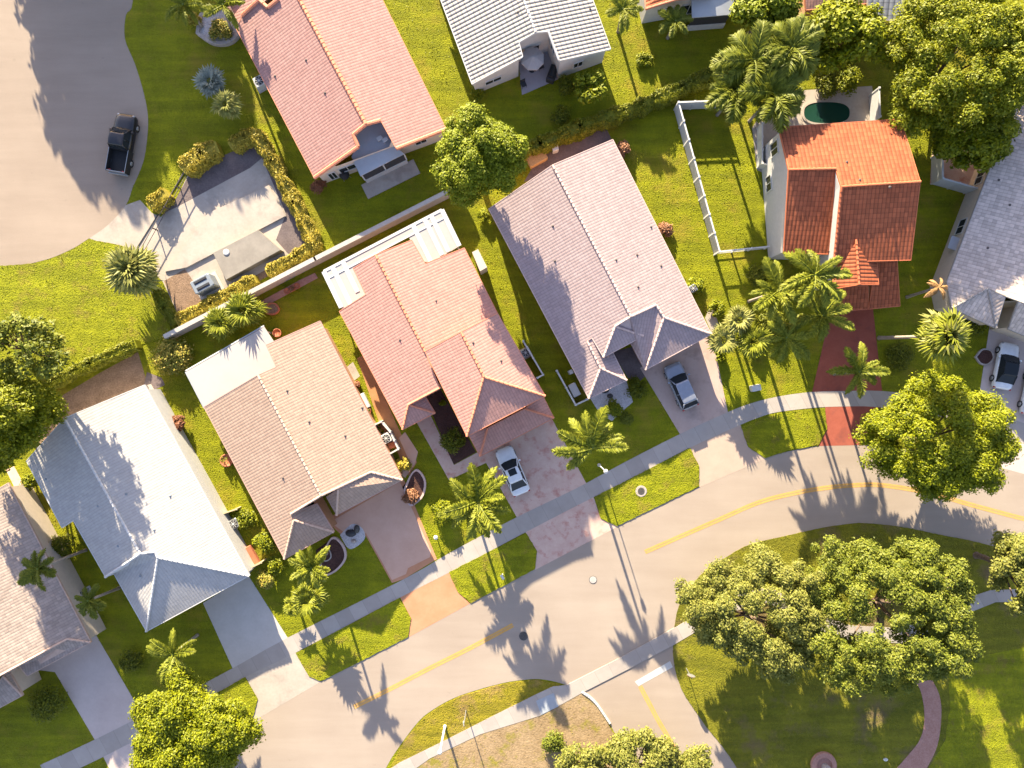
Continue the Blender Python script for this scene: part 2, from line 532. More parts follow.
def strip(name, line, width, z, mat):
    w = [P(x, y) for x, y in line]
    vs = []; fs = []
    for i, a in enumerate(w):
        d = w[min(i + 1, len(w) - 1)] - w[max(i - 1, 0)]; d.normalize()
        nrm = Vector((-d.y, d.x, 0)) * width / 2
        vs += [(a + nrm).to_tuple(), (a - nrm).to_tuple()]
    vs = [(v[0], v[1], z) for v in vs]
    for i in range(len(w) - 1):
        fs.append((2 * i, 2 * i + 1, 2 * i + 3, 2 * i + 2))
    return tag(mk(name, vs, fs, mat), kind='structure')


tag(mk('lawn', [(-400, -400, 0), (400, -400, 0), (400, 400, 0), (-400, 400, 0)], [(0, 1, 2, 3)], M['lawn']), kind='structure')

north = [(-60, 880), (60, 818), (180, 760), (252, 721), (300, 694), (322, 681), (408, 637), (470, 603), (535, 569), (585, 544), (617, 526), (699, 487), (735, 471), (765, 458), (790, 451), (818, 446), (850, 444), (895, 447), (950, 456), (1024, 474), (1150, 515)]
south_park = [(1150, 590), (1024, 555), (1000, 548), (968, 540), (941, 535), (902, 527), (863, 523), (840, 525), (816, 529), (785, 536), (751, 544), (728, 556), (704, 572), (687, 592), (677, 612), (673, 645), (675, 669), (683, 692), (696, 712), (708, 729), (722, 746), (737, 768), (775, 830), (800, 880)]
side_w = [(700, 880), (645, 790), (625, 752), (612, 728), (604, 714), (596, 703), (583, 692), (572, 688), (563, 684), (552, 681), (538, 679), (522, 680), (503, 683), (477, 690), (454, 698), (434, 709), (419, 721), (399, 747), (386, 768), (372, 800), (360, 880)]
road_poly = smooth_line(north, 4) + smooth_line(south_park, 4) + smooth_line(side_w, 4)
sheet('road', road_poly, .008, M['road'])
court = smooth_line([(133, -80), (133, 0), (126, 15), (125, 39), (135, 64), (144, 94), (148, 117), (147, 140), (143, 163), (133, 187), (126, 205), (108, 225), (88, 239), (70, 250), (41, 261), (0, 266), (-120, 262)], 4) + [(-120, -80)]
sheet('cul_de_sac_road', court, .008, M['court'])

# verges (grass a little proud of the pavement)
VG = [
    [(296, 653), (399, 598), (411, 618), (408, 637), (321, 681), (309, 676)],
    [(449, 572), (526, 533), (537, 551), (535, 569), (471, 603), (458, 592)],
    [(594, 497), (690, 448), (699, 466), (699, 486), (617, 526), (601, 519)],
    [(741, 427), (778, 413), (800, 410), (824, 408), (827, 429), (818, 445), (790, 450), (765, 458), (748, 447)],
    [(222, 690), (245, 677), (258, 699), (252, 720), (180, 758), (150, 726)],
]
for v in VG:
    sheet('verge', v, .07, M['verge'], thick=.08, jit=.035)
sheet('verge', smooth_line([(390, 768), (402, 745), (419, 723), (434, 710), (454, 699), (477, 691), (503, 684), (522, 681), (538, 680), (561, 684)], 4) + [(410, 768)], .06, M['dry'], thick=.07, jit=.03)
sheet('verge', smooth_line([(405, 768), (430, 757), (480, 733), (541, 714), (558, 706), (582, 693), (595, 704), (603, 715), (611, 729), (624, 752), (634, 775)], 3) + [(634, 850), (380, 850)], .055, M['dirt'], thick=.06, jit=.03)
park = [(x, y) for x, y in smooth_line(south_park[1:-1], 4)]
sheet('park_lawn', park + [(1250, 830), (1250, 560)], .05, M['park'], thick=.05, jit=.03)
sheet('sunny_lawn', smooth_line([(0, 266), (41, 262), (70, 251), (88, 240), (97, 241), (115, 244), (133, 250), (140, 262), (150, 280), (160, 310), (172, 334), (140, 345), (90, 368), (40, 390), (0, 402)], 3), .045, M['verge'], thick=.05, jit=.03)

# driveways
sheet('driveway', [(203, 603), (248, 575), (288, 638), (233, 669)], .012, M['conc_grey'])
sheet('driveway_apron', [(233, 668), (287, 638), (296, 653), (309, 676), (321, 681.5), (252, 722), (258, 699), (245, 676)], .013, M['conc'])
sheet('driveway', [(325, 520), (402, 475), (437, 559), (404, 579), (392, 583), (366, 536), (345, 538)], .012, M['drv_e2'])
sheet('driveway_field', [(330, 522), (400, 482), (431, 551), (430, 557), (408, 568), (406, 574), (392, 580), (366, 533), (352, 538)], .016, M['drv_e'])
sheet('driveway_apron', [(400, 597), (449, 572), (458, 592), (470, 603.5), (408, 637.5), (411, 618)], .014, M['drv_e2'])
sheet('driveway', [(480, 452), (550, 415), (594, 498), (601, 519), (618, 526.5), (535, 570), (537, 551), (524, 530)], .012, M['drv_d'])
sheet('entry_walk', [(412, 414), (429, 412), (454, 465), (478, 452), (490, 461), (449, 480)], .013, M['drv_d'])
sheet('driveway', [(640, 368), (711, 330), (729, 418), (681, 436)], .012, M['drv_c'])
sheet('driveway_apron', [(684, 434), (729, 413), (741, 426), (748, 447), (766, 458.5), (699, 487.5), (699, 466), (689, 447)], .013, M['drv_c2'])
sheet('driveway', [(826, 300), (872, 300), (884, 408), (876, 408), (864, 445), (818, 446), (827, 429), (825, 407), (812, 392), (824, 340)], .012, M['drv_red'])
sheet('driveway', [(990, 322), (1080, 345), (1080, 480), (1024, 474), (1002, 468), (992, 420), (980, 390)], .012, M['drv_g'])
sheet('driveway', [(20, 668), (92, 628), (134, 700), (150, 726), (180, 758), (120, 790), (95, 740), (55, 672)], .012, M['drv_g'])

# sidewalks
up = [(40, 765), (96, 739), (165, 704), (233, 668), (287, 638), (404, 579), (451, 552), (517, 517), (575, 489), (625, 462), (680, 434), (728, 412), (752, 403), (778, 396.5), (811, 392), (845, 391), (882, 391), (930, 397), (985, 410), (1060, 436)]
lo = [(50, 782), (107, 755), (178, 717), (243, 678), (295, 653), (399, 598), (454, 570), (526, 532), (582, 503), (632, 478), (687, 449), (740, 425), (760, 417), (778, 412), (817, 407.5), (845, 406.5), (876, 407), (928, 414), (980, 427), (1055, 453)]
sheet('sidewalk', smooth_line(up, 3) + smooth_line(lo, 3)[::-1], .018, M['walk'])
sheet('sidewalk', [(370, 782), (400, 762), (445, 740), (490, 717), (536, 694), (553, 686), (566, 685), (615, 660), (655, 638), (677, 626), (690, 618), (720, 600), (760, 588), (775, 590), (795, 600), (812, 612), (850, 625), (900, 628), (935, 615), (960, 600), (990, 590), (1040, 588), (1040, 601), (995, 602), (970, 612), (940, 630), (900, 643), (850, 640), (806, 626), (785, 612), (768, 602), (760, 603), (725, 614), (695, 632), (673, 645), (630, 668), (583, 692), (558, 706), (541, 715), (480, 734), (430, 758), (385, 790)], .075, M['walk'], thick=.06)
sheet('crossing_pad', [(536, 700.5), (553.5, 692.5), (558.5, 706), (541, 714.5)], .085, M['tactile'])
cb = MB()
kl = [P(x, y) for x, y in smooth_line([(582, 691.5), (590, 697), (597, 704), (604, 714), (610, 723)], 4)]
for i in range(len(kl) - 1):
    a, b = kl[i], kl[i + 1]
    cb.box(((a + b) / 2 + Vector((0, 0, .07))).to_tuple(), ((b - a).length + .03, .20, .15), math.atan2(b.y - a.y, b.x - a.x))
tag(cb.build('kerb', M['white']), kind='structure')


def double_yellow(line):
    w = [Vector((x, y)) for x, y in smooth_line(line, 5)]
    for s in (-1.25, 1.25):
        off = []
        for i, a in enumerate(w):
            d = w[min(i + 1, len(w) - 1)] - w[max(i - 1, 0)]; d.normalize()
            off.append((a.x - d.y * s, a.y + d.x * s))
        strip('road_marking', off, .20, .016, M['yellow'])


double_yellow([(354, 707), (390, 689), (430, 668), (470, 648), (513, 625)])
double_yellow([(645, 552), (679, 537), (718, 520), (757, 503), (790, 494), (824, 488), (850, 485.5), (880, 485), (925, 492), (972, 505), (1013, 516), (1060, 528)])
double_yellow([(640, 686), (649, 703), (658, 720), (668, 737), (690, 775)])
sheet('stop_line', [(634.7, 681.5), (638.6, 686), (672.8, 667), (670, 661)], .017, M['white_line'])

# planting beds, patios, lot
sheet('mulch_bed', [(150, 392), (138, 352), (98, 374), (58, 398), (34, 434), (40, 470), (144, 420)], .006, M['mulch'])
sheet('mulch_bed', [(144, 385), (147, 372), (162, 378), (165, 385), (150, 392)], .007, M['soil'])
sheet('garden_soil', [(524, 182), (540, 155), (575, 137), (606, 128), (613, 142), (560, 170)], .006, M['soil'])
sheet('garden_path', [(357, 358), (365, 355), (384, 396), (402, 436), (412, 452), (417, 462), (409, 476), (403, 470), (399, 455), (380, 425)], .010, M['orange_tile'])
sheet('garden_path', [(399, 438), (405, 432), (418, 452), (415, 464), (405, 478), (398, 470), (408, 458)], .012, M['drv_e'])
sheet('garden_path', [(343, 370), (353, 362), (360, 376), (350, 384)], .011, M['conc'])
sheet('pebble_bed', [(590, 398), (626, 380), (633, 402), (626, 408), (612, 421), (600, 414)], .008, M['pebble'])
sheet('entry_walk', [(612, 352), (640, 345), (652, 370), (640, 381), (628, 378)], .008, M['soil'])
sheet('planting_bed', [(425, 396), (440, 388), (476, 452), (453, 465)], .008, M['darkmulch'])
sheet('patio', [(516, 38), (548, 30), (561, 78), (550, 83), (522, 95)], .008, M['lilac_conc'])
sheet('pool_deck', [(752, 128), (775, 92), (872, 86), (878, 124), (860, 140), (770, 176), (757, 170)], .008, M['conc'])
sheet('side_patio', [(930, 184), (932, 150), (1000, 110), (985, 196)], .008, M['drv_d'])
sheet('path', [(712, 302), (720, 330), (715, 340), (705, 318)], .008, M['conc'])
lot = [(88, 238), (104, 227), (126, 205), (140, 200), (152, 213), (161, 217), (176, 200), (192, 166), (230, 155), (257, 142), (312, 245), (300, 258), (240, 290), (182, 323), (163, 282), (150, 268), (137, 252), (115, 244), (97, 241)]
sheet('concrete_lot', lot, .007, M['conc'])
sheet('planting_bed', [(166, 212), (172, 206), (193, 168), (232, 152), (256, 143), (262, 158), (250, 168), (175, 208)], .011, M['soil'])
sheet('planting_bed', [(262, 158), (257, 143), (312, 245), (292, 258), (276, 240), (286, 214)], .012, M['soil'])
sheet('mulch_bed', [(164, 281), (185, 269), (208, 302), (182, 323)], .012, M['mulch'])
sheet('garden_strip', [(230, 290), (290, 256), (300, 258), (240, 292), (185, 322), (206, 303)], .013, M['mulch'])
sheet('side_strip', [(147, 385), (151, 384), (254, 568), (249, 574)], .009, M['conc'])
sheet('side_strip', [(6, 470), (14, 466), (98, 620), (96, 640), (70, 600)], .009, M['drv_d'])
sheet('sunny_lawn', [(948, 672), (985, 655), (1060, 640), (1250, 640), (1250, 900), (890, 900), (915, 790), (945, 740), (950, 705)], .056, M['verge'], thick=.05, jit=.05)  # brighter grass colour stands in for sunlight on this end of the park lawn
sheet('park_path', smooth_line([(912, 680), (920, 690), (924, 715), (920, 738), (905, 758), (880, 785)], 5) + smooth_line([(905, 800), (925, 770), (937, 745), (941, 715), (939, 695), (932, 680)], 5), .066, M['brick'])
sheet('planting_bed', [(316, 550), (334, 537), (346, 546), (345, 560), (334, 573), (318, 574)], .012, M['darkmulch'])
sheet('pebble_bed', smooth_line([(340, 535), (352, 524), (362, 528), (365, 538), (356, 547), (348, 548), (340, 535)], 4)[:-1], .017, M['pebble'])
sheet('planting_bed', [(400, 490), (418, 468), (425, 480), (418, 498), (408, 504)], .012, M['darkmulch'])

# ------------------------------------------------------------------ house kit
def roof_mesh(parent, faces, mat, trim, name='roof', thick=.14, caps=(), capmat=None, fasc=.2, capr=.11, taper=.78):
    vs = []; fs = []; uvs = []; key = {}
    def vid(p):
        k = (round(p.x, 2), round(p.y, 2), round(p.z, 2))
        if k not in key:
            key[k] = len(vs); vs.append(p)
        return key[k]
    ed = {}
    for f in faces:
        ar = sum(f[i].x * f[(i + 1) % len(f)].y - f[(i + 1) % len(f)].x * f[i].y for i in range(len(f)))
        if ar < 0: f = f[::-1]
        nrm = Vector((0, 0, 0))
        for i in range(len(f)):
            a, b = f[i], f[(i + 1) % len(f)]
            nrm += Vector(((a.y - b.y) * (a.z + b.z), (a.z - b.z) * (a.x + b.x), (a.x - b.x) * (a.y + b.y)))
        nrm.normalize()
        hz = Vector((-nrm.y, nrm.x, 0))
        if hz.length < .02: hz = Vector((.88, .47, 0))
        hz.normalize()
        sl = nrm.cross(hz)
        ids = [vid(p) for p in f]
        fs.append(tuple(ids))
        for p in f: uvs += [p.dot(hz), p.dot(sl)]
        for i in range(len(ids)):
            e = (ids[i], ids[(i + 1) % len(ids)])
            ed[e] = 1
    n = len(vs)
    top = list(vs)
    vs2 = top + [p - Vector((0, 0, thick)) for p in top]
    fs2 = list(fs) + [tuple(i + n for i in reversed(f)) for f in fs]
    uv2 = list(uvs)
    for f in fs: uv2 += [0., 0.] * len(f)
    mi = [0] * len(fs) + [1] * len(fs)
    bnd = [e for e in ed if (e[1], e[0]) not in ed]
    r = mk(name, vs2, fs2, [mat, trim], parent, uvs=uv2, midx=mi)
    fb = MB()
    for a, b in bnd:
        A, B = top[a], top[b]
        d = B - A; d.z = 0
        if d.length < .05: continue
        d.normalize()
        o = Vector((d.y, -d.x, 0))
        up_ = Vector((0, 0, .015)); dn = Vector((0, 0, -fasc))
        i_, o_ = o * -.03, o * .035
        q = [A + i_ + dn, B + i_ + dn, B + o_ + dn, A + o_ + dn, A + i_ + up_, B + i_ + up_, B + o_ + up_, A + o_ + up_]
        fb.add(q, [(3, 2, 1, 0), (4, 5, 6, 7), (0, 1, 5, 4), (1, 2, 6, 5), (2, 3, 7, 6), (3, 0, 4, 7)])
    fb.build('fascia', trim, r)
    if caps:
        for A, B in caps:
            cbm = MB()
            L = (B - A).length
            k = max(1, int(L / .42))
            for i in range(k):
                a = A.lerp(B, i / k); b = A.lerp(B, (i + 1) / k)
                cbm.tube([a + Vector((0, 0, .03)), b + Vector((0, 0, .045))], [capr * taper, capr * 1.12], 7)
            cbm.build('ridge_cap', capmat, r)
    return r


def inset_poly(pts, d):
    n = len(pts)
    ar = sum(pts[i].x * pts[(i + 1) % n].y - pts[(i + 1) % n].x * pts[i].y for i in range(n))
    if ar < 0: pts = pts[::-1]
    out = []
    for i in range(n):
        a, b, c = pts[i - 1], pts[i], pts[(i + 1) % n]
        e1 = (b - a); e1.z = 0; e1.normalize(); e2 = (c - b); e2.z = 0; e2.normalize()
        n1 = Vector((-e1.y, e1.x, 0)); n2 = Vector((-e2.y, e2.x, 0))
        m = n1 + n2
        if m.length < .1: m = n1
        m.normalize()
        k = d / max(.35, m.dot(n1))
        q = b + m * k
        out.append(Vector((q.x, q.y, 0)))
    return out


def walls(parent, outline, faces, mat, inset=.4, name='wall', drop=.12, fallback=HE):
    foot = inset_poly([Vector((p.x, p.y, 0)) for p in outline], inset)
    vv = []; ff = []
    for f in faces:
        s = len(vv); vv += [tuple(p) for p in f]; ff.append(tuple(range(s, s + len(f))))
    bvh = BVHTree.FromPolygons(vv, ff)
    vs = []; fs = []
    n = len(foot)
    def top(p):
        h = bvh.ray_cast(Vector((p.x, p.y, 40)), Vector((0, 0, -1)))
        return (h[0].z - drop) if h[0] is not None else fallback - drop
    for i in range(n):
        a, b = foot[i], foot[(i + 1) % n]
        k = max(1, int((b - a).length / .5))
        prev = None
        for j in range(k + 1):
            p = a.lerp(b, j / k)
            s = len(vs)
            vs += [(p.x, p.y, 0), (p.x, p.y, top(p))]
            if prev is not None: fs.append((prev, s, s + 1, prev + 1))
            prev = s
    w = mk(name, vs, fs, mat, parent)
    return w, foot


def opening(parent, a, b, t, wid, z0, z1, kind='window', fm=None, pm=None, proud=.04):
    """window or door on the wall edge a->b (footprint is counter-clockwise, outside on the right)"""
    d = (b - a); d.z = 0; L = d.length; d.normalize()
    o = Vector((d.y, -d.x, 0))
    c = a + d * (L * t)
    rz = math.atan2(d.y, d.x)
    fm = fm or M['white']; pm = pm or M['glass']
    fb = MB()
    zc = (z0 + z1) / 2; hh = z1 - z0; fw = .08
    for s in (-1, 1):
        fb.box((c + o * proud + d * s * (wid / 2 - fw / 2) + Vector((0, 0, zc))).to_tuple(), (fw, .10, hh), rz)
        fb.box((c + o * proud + Vector((0, 0, zc + s * (hh / 2 - fw / 2)))).to_tuple(), (wid - 2 * fw, .10, fw), rz)
    if kind == 'window':
        fb.box((c + o * proud + Vector((0, 0, zc))).to_tuple(), (.05, .09, hh - 2 * fw), rz)
    fr = fb.build(kind, fm, parent)
    pb = MB()
    if kind == 'window':
        pb.box((c + o * (proud - .02) + Vector((0, 0, zc))).to_tuple(), (wid - .1, .04, hh - .1), rz)
        pb.build('pane', pm, fr)
    else:
        rows = 4
        for k in range(rows):
            pb.box((c + o * (proud - .015) + Vector((0, 0, z0 + (k + .5) * hh / rows))).to_tuple(), (wid - .12, .05, hh / rows - .02), rz)
        pb.build('panel', pm, fr)
    return fr


def vents(parent, pts, mat=None, name='vent_pipe'):
    for p in pts:
        mb = MB(); mb.tube([p - Vector((0, 0, .1)), p + Vector((0, 0, .11))], [.055, .05], 8)
        mb.lathe((p.x, p.y, p.z - .02), [(.13, 0), (.11, .04), (.07, .06)], 10)
        mb.build(name, mat or M['lead'], parent)


def flat(px, py, h=HE):
    q = P(px, py, h)
    return Vector((q.x, q.y, 0))


def gable_wall(parent, pts, mat, z0=2.5, th=.1):
    """upright wall filling the space below a rake line"""
    mb = MB()
    for a, b in zip(pts[:-1], pts[1:]):
        d = (b - a); d.z = 0; d.normalize(); n = Vector((-d.y, d.x, 0)) * th
        lo = Vector((0, 0, -.16))
        q = [a + lo, b + lo, Vector((b.x, b.y, z0)), Vector((a.x, a.y, z0))]
        q += [p + n for p in q]
        mb.add(q, [(0, 1, 2, 3), (7, 6, 5, 4), (0, 4, 5, 1), (1, 5, 6, 2), (2, 6, 7, 3), (3, 7, 4, 0)])
    mb.build('gable_wall', mat, parent)


def house(label, loc):
    return thing('house', label, 'house', loc)


E = lambda x, y, h=HE: P(x, y, h)

# ---- tan house (E)
h = house('tan tiled house with white flat patio roof and salmon driveway', P(300, 440))
eL = ((204, 407), (284.5, 559)); eR = ((320, 321), (402.5, 480))
B_ = U(258, 375, eR, .27); R1 = U(321, 495.7, eR, .27)
tL = fit(R1, eL)
Cc = U(276, 367, eR, .27); Dd = U(266, 345, eR, .27); G_ = U(371, 472, eR, .27)
L1 = U(291, 514, eL, tL); L2 = U(294, 520, eL, tL)
front = ((402.5, 480), (336.7, 515))
G2 = U(338, 489.5, eR, .27) - Vector((0, 0, .06))
main = [[B_, Cc, Dd, E(320, 321), E(402.5, 480), G_, R1], [E(204, 407), B_, R1, L1, L2, E(284.5, 559)]]
r = roof_mesh(h, main, M['r_e'], M['w_pink'], caps=[(B_, R1), (R1, G_), (G_, E(402.5, 480)), (R1, L1), (L2, E(284.5, 559))], capmat=M['cap_tan'])
vents(r, [U(362, 408, eR, .27), U(287, 391, eR, .27), U(309, 422, eR, .27), U(345, 436, eR, .27), U(283, 478, eL, tL)])
gf = [[G_ - Vector((0, 0, .05)), E(402.5, 480), E(336.7, 515), G2], [E(336.7, 515), E(326.5, 497), G2]]
roof_mesh(h, gf, M['r_e'], M['w_pink'], name='garage_roof', caps=[(G2, E(336.7, 515))], capmat=M['cap_tan'])
gable_wall(h, [L2, L1, R1, G_], M['w_orange'])
ff_ = [[L2, E(284.5, 559), E(334, 532)], [L2, E(334, 532), E(317, 503.5), L1]]
roof_mesh(h, ff_, M['r_e'], M['w_pink'], name='front_roof', caps=[(L2, E(334, 532))], capmat=M['cap_tan'])
_, ft = walls(h, [E(204, 407), E(284.5, 559), E(334, 532), E(318, 503), E(327, 498), E(336.7, 515), E(402.5, 480), E(320, 321), Dd, Cc, B_], main + gf + ff_, M['w_orange'], .35)
opening(h, flat(336.7, 515, HE), flat(402.5, 480, HE), .5, 4.6, .05, 2.2, 'garage_door', M['white'], M['w_cream'], proud=-0.32)
pr = MB()
pl = [P(264, 327, 2.7), P(186, 372, 2.7), P(206, 412, 2.78), P(290, 366, 2.78)]
pr.add(pl + [p - Vector((0, 0, .15)) for p in pl], [(0, 1, 2, 3), (7, 6, 5, 4), (0, 4, 5, 1), (1, 5, 6, 2), (2, 6, 7, 3), (3, 7, 4, 0)])
pr.build('patio_roof', M['white_roof'], h)
gut = MB(); gut.tube([P(264, 326, 2.5), P(186, 371, 2.45)], .09, 6); gut.tube([P(185.5, 372, 2.45), P(204, 408, 2.5)], .06, 6)
gut.build('gutter', M['grey_sheet'], h)
for q in ((190, 374), (262, 331), (226, 353)):
    mb = MB(); g = P(q[0], q[1], 2.4); mb.box((g.x, g.y, 1.2), (.12, .12, 2.4)); mb.build('post', M['white'], h)

# ---- salmon two-level house (D)
h = house('salmon tiled house with tall front block and white slatted patio roof behind', P(440, 330))
eL = ((339.3, 311.3), (402.7, 429.6)); eR = ((464.3, 247.9), (497.5, 313.3))
rb = U(375.4, 254.7, eL, .29); rf = U(425, 351.5, eL, .29); tR = fit(rf, eR)
UL = lambda x, y: U(x, y, eL, .29)
UR = lambda x, y: U(x, y, eR, tR)
main = [[E(464.3, 247.9), E(497.5, 313.3), P(500, 318, HE), rf, rb, UR(411.6, 240), UR(425.2, 263.5)],
        [E(339.3, 311.3), UL(365.7, 294.7), UL(353, 268.4), rb, rf, UL(440, 388), UL(408.5, 404.7), E(402.7, 429.6)]]
r = roof_mesh(h, main, M['r_d'], M['cap_salmon'], caps=[(rb, rf), (UL(440, 388), UL(408.5, 404.7)), (UL(408.5, 404.7), E(402.7, 429.6))], capmat=M['cap_salmon'])
vents(r, [UR(436, 301), UL(449, 370), UL(400, 340)])
gable_wall(h, [UL(408.5, 404.7), UL(440, 388)], M['w_pink'])
h2 = 5.3
a, b, c, d = P(425, 351.5, h2), P(497.5, 313.3, h2), P(545.3, 396, h2), P(467, 436.4, h2)
e2 = ((497.5, 313.3), (545.3, 396))
rb2 = U(461, 332, e2, .27, h2); ap = U(484, 377, e2, .27, h2)
up2 = [[b, c, ap, rb2], [a, rb2, ap, d], [ap, c, d]]
r2 = roof_mesh(h, up2, M['r_d'], M['cap_salmon'], name='upper_roof', caps=[(rb2, ap), (ap, c), (ap, d)], capmat=M['cap_salmon'])
vents(r2, [U(473, 343, e2, .27, h2), U(501, 361, e2, .27, h2)])
eg = ((480, 456.4), (554, 418))
sk1 = U(487.7, 428, eg, .27, 3.1); sk2 = U(525, 408.6, eg, .27, 3.1)
skirt = [[P(480, 456.4, 3.1), P(554, 418, 3.1), sk2, sk1], [P(480, 456.4, 3.1), sk1, P(468, 434, 3.1)], [P(554, 418, 3.1), P(543, 396, 3.1), sk2]]
roof_mesh(h, skirt, M['r_d'], M['cap_salmon'], name='garage_roof', caps=[(sk1, P(480, 456.4, 3.1)), (sk2, P(554, 418, 3.1))], capmat=M['cap_salmon'], capr=.1)
po = [[UL(408.5, 404.7), E(402.7, 429.6), E(435.3, 413)], [UL(408.5, 404.7), E(435.3, 413), E(425, 396)]]
roof_mesh(h, po, M['r_d'], M['cap_salmon'], name='porch_roof', caps=[(UL(408.5, 404.7), E(435.3, 413))], capmat=M['cap_salmon'], capr=.1)
walls(h, [E(339.3, 311.3), E(402.7, 429.6), E(425, 398), E(440, 390), E(497, 316), E(464.3, 247.9), E(412, 262)], main, M['w_pink'], .4)
_, f2 = walls(h, [a, b, c, d], up2, M['w_pink'], .4, name='upper_wall', fallback=h2)
opening(h, f2[0], f2[1], .5, 1.4, 3.4, 4.7)
walls(h, [P(482, 454, 3.1), P(552, 418, 3.1), P(540, 394, 3.1), P(470, 430, 3.1)], skirt, M['w_pink'], .35, name='garage_wall', fallback=3.1)
opening(h, flat(480, 456.4, 3.1), flat(554, 418, 3.1), .5, 4.8, .05, 2.2, 'garage_door', M['white'], M['w_cream'], proud=-0.32)
# slatted patio roof
pl = [P(323.7, 271.3, 2.6), P(441.8, 209.8, 2.6), P(459.4, 246, 2.6), P(425, 266, 2.75), P(408, 236, 2.75), P(356, 266, 2.75), P(368, 296, 2.75), P(342, 309, 2.6)]
mb = MB(); mb.prism([(p.x, p.y) for p in pl], 2.46, 2.58); pr = mb.build('patio_roof', M['white_roof'], h)
rib = MB()
ax = (P(459.4, 246, 2.6) - P(441.8, 209.8, 2.6)); L_ = ax.length; ax.normalize()
for x0, y0, ln in ((441.8, 209.8, 1.), (431, 215.4, 1.), (424.5, 218.8, 1.), (413.5, 226, 1.), (323.7, 271.3, 1.), (333, 268, 1.), (343.5, 263, .8)):
    A = P(x0, y0, 2.6); Bp = A + ax * L_ * ln
    rib.box(((A + Bp) / 2 + Vector((0, 0, .0))).to_tuple(), ((Bp - A).length, .42, .06), math.atan2(ax.y, ax.x))
A, Bp = P(323.7, 271.3, 2.6), P(441.8, 209.8, 2.6)
for s, w in ((.0, .25), (.75, .15)):
    q = ax * s
    rib.box(((A + Bp) / 2 + q + Vector((0, 0, -.005))).to_tuple(), ((Bp - A).length, w, .052), math.atan2(Bp.y - A.y, Bp.x - A.x))
rib.build('roof_rib', M['white'], pr)
for q in ((326, 273), (440, 213), (383, 243), (457, 245), (342, 306)):
    mb = MB(); g = P(q[0], q[1], 2.4); mb.box((g.x, g.y, 1.23), (.12, .12, 2.46)); mb.build('post', M['white'], h)
# bay box at right
mb = MB(); bx = [P(472, 252, 2.3), P(478, 249, 2.3), P(487, 267, 2.3), P(480, 271, 2.3)]
mb.prism([(p.x, p.y) for p in bx], 0, 2.2); mb.build('shed_box', M['w_cream'], h)

# ---- lilac house (C)
h = house('lilac tiled house with three small front hips and a grey car on its driveway', P(600, 260))
eR = ((612.8, 139.5), (711.5, 334.2)); eL = ((488.8, 208.9), (588.8, 398.6))
UR = lambda x, y: U(x, y, eR, .27)
rb = UR(552.3, 165); rf = UR(630.8, 316.6); tL = fit(rf, eL)
UL = lambda x, y: U(x, y, eL, tL)
g1 = UR(656, 305); g2 = UR(664, 317.6)
m1 = UL(615.2, 326.4); s1 = UL(600.5, 368.4); s0 = UL(587, 341); s00 = UL(592, 338)
c35 = UL(603.5, 357.4)
main = [[E(612.8, 139.5), E(711.5, 334.2), g2, g1, rf, rb], [E(488.8, 208.9), rb, rf, m1, c35, s00, s0, s1, E(588.8, 398.6)]]
r = roof_mesh(h, main, M['r_c'], M['cap_pink'], caps=[(rb, rf), (rf, g1), (g1, g2), (g2, E(711.5, 334.2)), (rf, m1), (s0, s1), (s1, E(588.8, 398.6)), (m1, c35)], capmat=M['cap_pink'])
vents(r, [UR(651, 227), UR(637, 255), UR(616, 260), UR(661, 266), UR(638, 287), UL(553, 226), UL(555, 261)])
gable_wall(h, [c35, m1, rf, g1], M['w_pink'])
gr = [[g2, E(711.5, 334.2), E(645.4, 370)], [rf - Vector((0, 0, .12)), g1, g2, E(645.4, 370), E(628, 337)]]
roof_mesh(h, gr, M['r_c'], M['cap_pink'], name='garage_roof', caps=[(g2, E(645.4, 370))], capmat=M['cap_pink'])
hp = c35.z
pr_ = [[m1, c35, P(643.4, 336, hp)], [m1, P(643.4, 336, hp), P(634.5, 318, hp), P(630, 317, hp + .8)]]
roof_mesh(h, pr_, M['r_c'], M['cap_pink'], name='porch_roof', caps=[(m1, P(643.4, 336, hp))], capmat=M['cap_pink'], capr=.1)
sm = [[s1, E(588.8, 398.6), E(626.8, 380.3)], [s0 - Vector((0, 0, .06)), s1, E(626.8, 380.3), E(613.2, 353), s00 - Vector((0, 0, .06))]]
roof_mesh(h, sm, M['r_c'], M['cap_pink'], name='front_roof', caps=[(s1, E(626.8, 380.3))], capmat=M['cap_pink'], capr=.1)
_, ft = walls(h, [E(612.8, 139.5), E(711.5, 334.2), E(645.4, 370), E(630, 340), E(612, 350), E(626.8, 380.3), E(588.8, 398.6), E(488.8, 208.9), E(552, 172)], main + gr + sm, M['w_pink'], .4)
opening(h, flat(645.4, 370, HE), flat(711.5, 334.2, HE), .5, 4.8, .05, 2.2, 'garage_door', M['white'], M['w_cream'], proud=-0.36)
mb = MB()
for q in ((608, 356), (640, 340)):
    g = P(q[0], q[1], hp - .2); mb.tube([(g.x, g.y, 0), (g.x, g.y, hp - .25)], [.16, .14], 10)
mb.build('porch_column', M['w_pink'], h)
opening(h, ft[5] if len(ft) > 5 else ft[0], ft[6] if len(ft) > 6 else ft[1], .5, 1.8, .8, 2.1)

